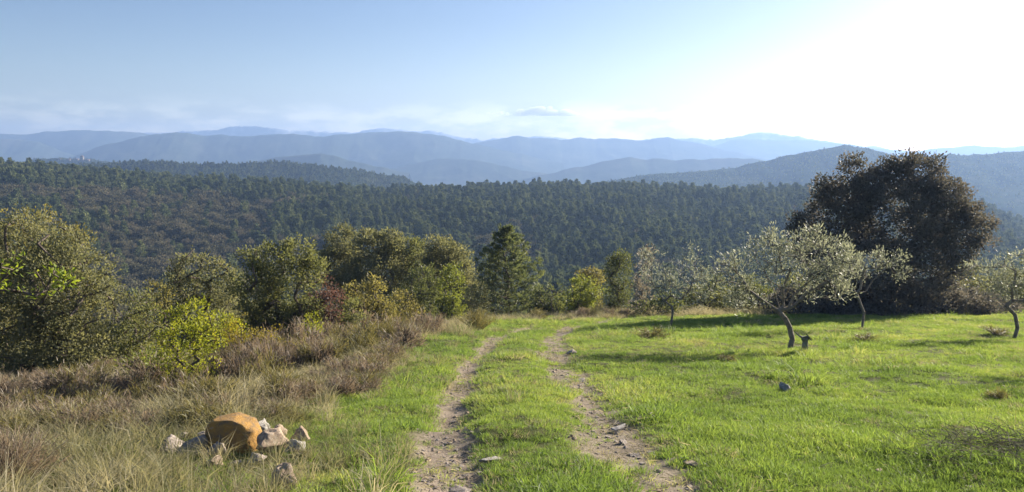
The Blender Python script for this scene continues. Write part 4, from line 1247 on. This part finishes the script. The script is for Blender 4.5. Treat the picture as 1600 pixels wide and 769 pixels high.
# ------------------------------------------------------------------ stones
ROCK_OCHRE = rough_mat("stone_ochre", [(0.32, (0.17, 0.135, 0.10)), (0.44, (0.30, 0.19, 0.085)), (0.60, (0.42, 0.235, 0.065)), (0.78, (0.40, 0.33, 0.25))], 2.6, 0.7, 16, 0.9, 0.15, 9, 0.035)
ROCK_GREY = rough_mat("stone_grey_pink", [(0.3, (0.16, 0.135, 0.12)), (0.5, (0.30, 0.255, 0.22)), (0.7, (0.44, 0.38, 0.33))], 5, 0.7, 22, 0.9, 0.2, 8, 0.02)
ROCK_WHITE = rough_mat("stone_pale", [(0.3, (0.20, 0.185, 0.165)), (0.5, (0.34, 0.315, 0.285)), (0.7, (0.48, 0.45, 0.41))], 6, 0.7, 26, 0.9, 0.2, 8, 0.02)
ROCK_TAN = rough_mat("stone_tan", [(0.3, (0.20, 0.15, 0.11)), (0.5, (0.36, 0.27, 0.19)), (0.7, (0.5, 0.42, 0.33))], 5, 0.7, 22, 0.9, 0.2, 8, 0.02)


def stone_mesh(seed, pts=None, sub=3, noise=0.06):
    rng = np.random.default_rng(seed)
    bm = bmesh.new()
    if pts is None:
        pts = rand_dirs(rng, 13) * rng.uniform(0.75, 1.0, (13, 1))
    for p in pts: bm.verts.new([float(v) for v in p])
    bmesh.ops.convex_hull(bm, input=bm.verts)
    bmesh.ops.delete(bm, geom=[v for v in bm.verts if not v.link_faces], context='VERTS')
    bmesh.ops.bevel(bm, geom=list(bm.edges), offset=0.05, segments=2, affect='EDGES', profile=0.6, clamp_overlap=True)
    bmesh.ops.triangulate(bm, faces=bm.faces)
    for _ in range(sub - 1):
        bmesh.ops.subdivide_edges(bm, edges=[e for e in bm.edges if e.calc_length() > 0.16], cuts=1, use_grid_fill=False)
        bmesh.ops.triangulate(bm, faces=bm.faces)
    from mathutils import noise as mn
    off = Vector((seed * 3.1, 0, 0))
    for v in bm.verts:
        c = v.co
        v.co = c + c.normalized() * (mn.fractal(c * 2.2 + off, 1.0, 2.0, 4) * noise + mn.noise(c * 9 + off) * noise * 0.25)
    bmesh.ops.recalc_face_normals(bm, faces=bm.faces)
    me = bpy.data.meshes.new("stone"); bm.to_mesh(me); bm.free()
    me.polygons.foreach_set("use_smooth", np.ones(len(me.polygons), bool))
    return me


def stone(name, label, px, py, wpx, hpx, mat, seed, depth=0.8, sink=0.25, pts=None, rot=0.0, group=None, lift=0.0, noise=0.06, sub=2, D=None):
    x, y, z = hit(px, py)
    if D: x, y, _ = at(px, py, D)
    z = float(ground_h(np.array(x), np.array(y)))
    me = stone_mesh(seed, pts, sub, noise)
    w = wpx / F * y / 2; h = hpx / F * y / (2 - 2 * sink)
    me.materials.append(mat)
    z = float(ground_h(np.array(x), np.array(y + w * depth * 0.6)))
    o = obj(name, me, None, (x, y + w * depth * 0.6, z + h * (1 - 2 * sink) + lift))
    o.scale = (w, w * depth, h); o.rotation_euler = (0, 0, rot)
    return tag(o, label, "stone", group)


# the boulder: a block with a flat sloping top and an upright right face
BP = [(-1.0, -0.6, -0.25), (-0.85, -0.8, -0.6), (0.6, -0.95, -0.95), (1.0, -0.45, -0.95), (1.05, 0.5, -0.85), (-0.7, 0.8, -0.8), (-1.05, 0.4, -0.5),
      (-0.80, -0.62, 0.70), (-0.55, -0.68, 0.90), (0.20, -0.70, 0.98), (0.62, -0.60, 0.70), (0.95, -0.50, 0.30), (1.04, 0.15, 0.30), (0.72, 0.55, 0.70), (0.0, 0.65, 1.0), (-0.85, 0.5, 0.72), (0.80, -0.78, 0.0), (-0.6, -0.92, 0.0)]
stone("boulder", "big ochre-orange block lying on top of the stone pile", 360, 706, 86, 54, ROCK_OCHRE, 701, 0.75, 0.08, BP, -0.12, None, 0.02, 0.045, 3)
PILE = "stones of the pile round the orange boulder"
for i, (px, py, w, h, m, lab) in enumerate((
    (298, 714, 72, 34, ROCK_GREY, "wide grey-pink stone at the left end of the pile"), (314, 692, 34, 18, ROCK_GREY, "grey stone wedged against the boulder's left side"),
    (338, 712, 30, 22, ROCK_GREY, "grey stone under the boulder's front"), (409, 681, 30, 26, ROCK_WHITE, "upright grey block behind the boulder's right end"),
    (434, 684, 28, 22, ROCK_TAN, "brown stone right of the upright grey block"), (466, 690, 32, 22, ROCK_TAN, "pale stone at the right end of the pile"),
    (418, 708, 56, 30, ROCK_TAN, "cracked tan and white stone right below the boulder"), (441, 760, 44, 30, ROCK_TAN, "tan stone lying alone in the grass below the pile"),
    (280, 686, 26, 12, ROCK_GREY, "small flat stone behind the left end of the pile"), (365, 727, 22, 9, ROCK_GREY, "small stone in the grass in front of the boulder"),
    (268, 708, 44, 24, ROCK_GREY, "flat grey slab at the pile's far left corner"), (396, 728, 38, 17, ROCK_GREY, "flat grey stone in front of the boulder's right end"),
    (455, 706, 36, 17, ROCK_WHITE, "low pale stone between the cracked stone and the pile's right end"), (332, 728, 30, 14, ROCK_TAN, "flat tan stone in front of the boulder's left end"))):
    stone("pile_stone", lab, px, py + 3, w * 1.35, h * 1.35, m, 710 + i, 0.85, 0.30, None, i * 1.3, PILE, 0, 0.12, 3)
for i, (px, py, w, h, m, lab) in enumerate((
    (1228, 612, 24, 18, ROCK_WHITE, "single grey-white stone standing in the right field"), (968, 668, 40, 15, ROCK_WHITE, "largest flat stone in the right rut"),
    (974, 686, 24, 9, ROCK_GREY, "dark low stone just below the largest stone of the right rut"), (992, 704, 24, 6, ROCK_GREY, "thin stone lower in the right rut"),
    (768, 724, 46, 11, ROCK_WHITE, "flat grey stone beside the left rut in the middle strip"), (1085, 727, 40, 8, ROCK_TAN, "flat stone in the grass right of the right rut"),
    (893, 552, 26, 8, ROCK_GREY, "flat stone far along the right rut"), (905, 592, 30, 6, ROCK_GREY, "thin slab half way along the right rut"),
    (1375, 742, 20, 14, ROCK_TAN, "small brown stone in the grass at the bottom right"), (720, 762, 60, 10, ROCK_GREY, "low stone at the bottom of the left rut"))):
    stone("field_stone", lab, px, py, w, h, m, 730 + i, 0.8, 0.36, None, i * 0.9, None, 0, 0.12, 3)
# pebbles in the ruts
rng = np.random.default_rng(555)
PEB = []
for i in range(5):
    me = stone_mesh(760 + i, None, 1, 0.08); me.materials.append(ROCK_TAN if i % 2 else ROCK_GREY); PEB.append(me)
x, y = field_points(60000, 4.6, 32, 0.6, (500, 1250))
k = rng.uniform(0, 1, len(x)) < rut_mask(x, y) * 0.8 * (0.4 + 0.6 * (fbm(x / 0.8, y / 0.8, 105, 2) > 0))
x, y = x[k], y[k]
s = 0.007 + 0.034 * rng.uniform(0, 1, len(x)) ** 4
scatter("gravel", "small loose stones scattered in both ruts", "gravel", np.stack([x, y, ground_h(x, y) + s * 0.15], 1), rng.uniform(0, 6.28, len(x)), s, rng.uniform(0, 1, len(x)), PEB, aspect=0.55)

# cut olive stump beside the main olive ------------------------------------
x, y, z = hit(1257, 550)
k = y / F
sg = [((0, 0, -0.1), 6.0 * k, (0.3 * k, 0, 9 * k), 5.2 * k), ((0.3 * k, 0, 9 * k), 5.2 * k, (0.6 * k, 0, 17 * k), 4.4 * k), ((0.6 * k, 0, 17 * k), 4.4 * k, (0, 0, 21 * k), 6.2 * k), ((0, 0, 21 * k), 6.2 * k, (0, 0, 24 * k), 4.0 * k),
      ((0, 0, 24 * k), 4.0 * k, (0, 0, 24.6 * k), 0.1)]
tv, tq = tubes(sg, 8)
MOSS = rough_mat("mossy_bark", [(0.3, (0.14, 0.15, 0.11)), (0.7, (0.28, 0.28, 0.21))], 12, 0.6, 40)
st = tag(empty("cut_stump", (x, y, z)), "short mossy cut stump beside the main olive's trunk", "stump")
obj("stem", np_mesh("stem", tv, [tq], MOSS, smooth=True), st)
sg = [((0, 0, 20 * k), 2.6 * k, (-9 * k, 0, 26 * k), 1.6 * k), ((-9 * k, 0, 26 * k), 1.6 * k, (-17 * k, 0, 33 * k), 0.8 * k), ((2 * k, 0, 20 * k), 3 * k, (6 * k, 0, 23 * k), 2.2 * k), ((6 * k, 0, 23 * k), 2.2 * k, (6.4 * k, 0, 23.3 * k), 0.1)]
tv, tq = tubes(sg, 6)
obj("branch_stub", np_mesh("branch_stub", tv, [tq], MOSS, smooth=True), st)

# ------------------------------------------------------------------ cloud
def cloud(name, label, px, py, wpx, hpx, D, seed, density):
    c = at(px, py, D); rng = np.random.default_rng(seed)
    w = wpx / F * D / 2; h = hpx / F * D
    bm = bmesh.new()
    for i in range(46):
        fx_ = rng.uniform(-1, 1)
        env = (0.28 + 0.72 * sstep(-0.9, 0.35, fx_)) * (1 - 0.75 * sstep(0.55, 1.0, fx_))
        r = h * rng.uniform(0.10, 0.30) * float(env) + 0.02 * h
        zc_ = rng.uniform(0, 0.55) * h * float(env)
        ret = bmesh.ops.create_icosphere(bm, subdivisions=2, radius=1.0)
        for v in ret['verts']:
            v.co = Vector((v.co.x * r * 1.9 + fx_ * w, v.co.y * r * 2, max(v.co.z * r + zc_, -0.06 * h)))
    me = bpy.data.meshes.new(name); bm.to_mesh(me); bm.free()
    o = obj(name, me, None, c)
    rm = o.modifiers.new("merge", 'REMESH'); rm.mode = 'VOXEL'; rm.voxel_size = h * 0.035
    m, N, L = new_mat("cloud_vapour")
    v = N.new("ShaderNodeVolumePrincipled"); v.inputs["Color"].default_value = (1, 1, 1, 1); v.inputs["Density"].default_value = density; v.inputs["Anisotropy"].default_value = 0.55
    ou = N.new("ShaderNodeOutputMaterial"); L.new(v.outputs[0], ou.inputs["Volume"])
    me.materials.append(m)
    return tag(o, label, "cloud")


cloud("cloud", "small flat lilac-grey cloud alone above the middle mountains", 838, 180, 160, 22, 9000, 801, 0.014)

# ------------------------------------------------------------------ haze
bm = bmesh.new()
bmesh.ops.create_cube(bm, size=1.0)
me = bpy.data.meshes.new("haze"); bm.to_mesh(me); bm.free()
hz = obj("haze", me, None, (0, 0, (236 - 95) / 2))
hz.scale = (10200, 10200, 236 + 95)
m, N, L = new_mat("haze_air")
v = N.new("ShaderNodeVolumePrincipled")
v.inputs["Color"].default_value = rgb(HAZE_COLOR)
v.inputs["Density"].default_value = HAZE_DENSITY
v.inputs["Anisotropy"].default_value = 0.30
ou = N.new("ShaderNodeOutputMaterial"); L.new(v.outputs[0], ou.inputs["Volume"])
me.materials.append(m)
tag(hz, "pale blue haze filling the valley air", "haze", kind="stuff")
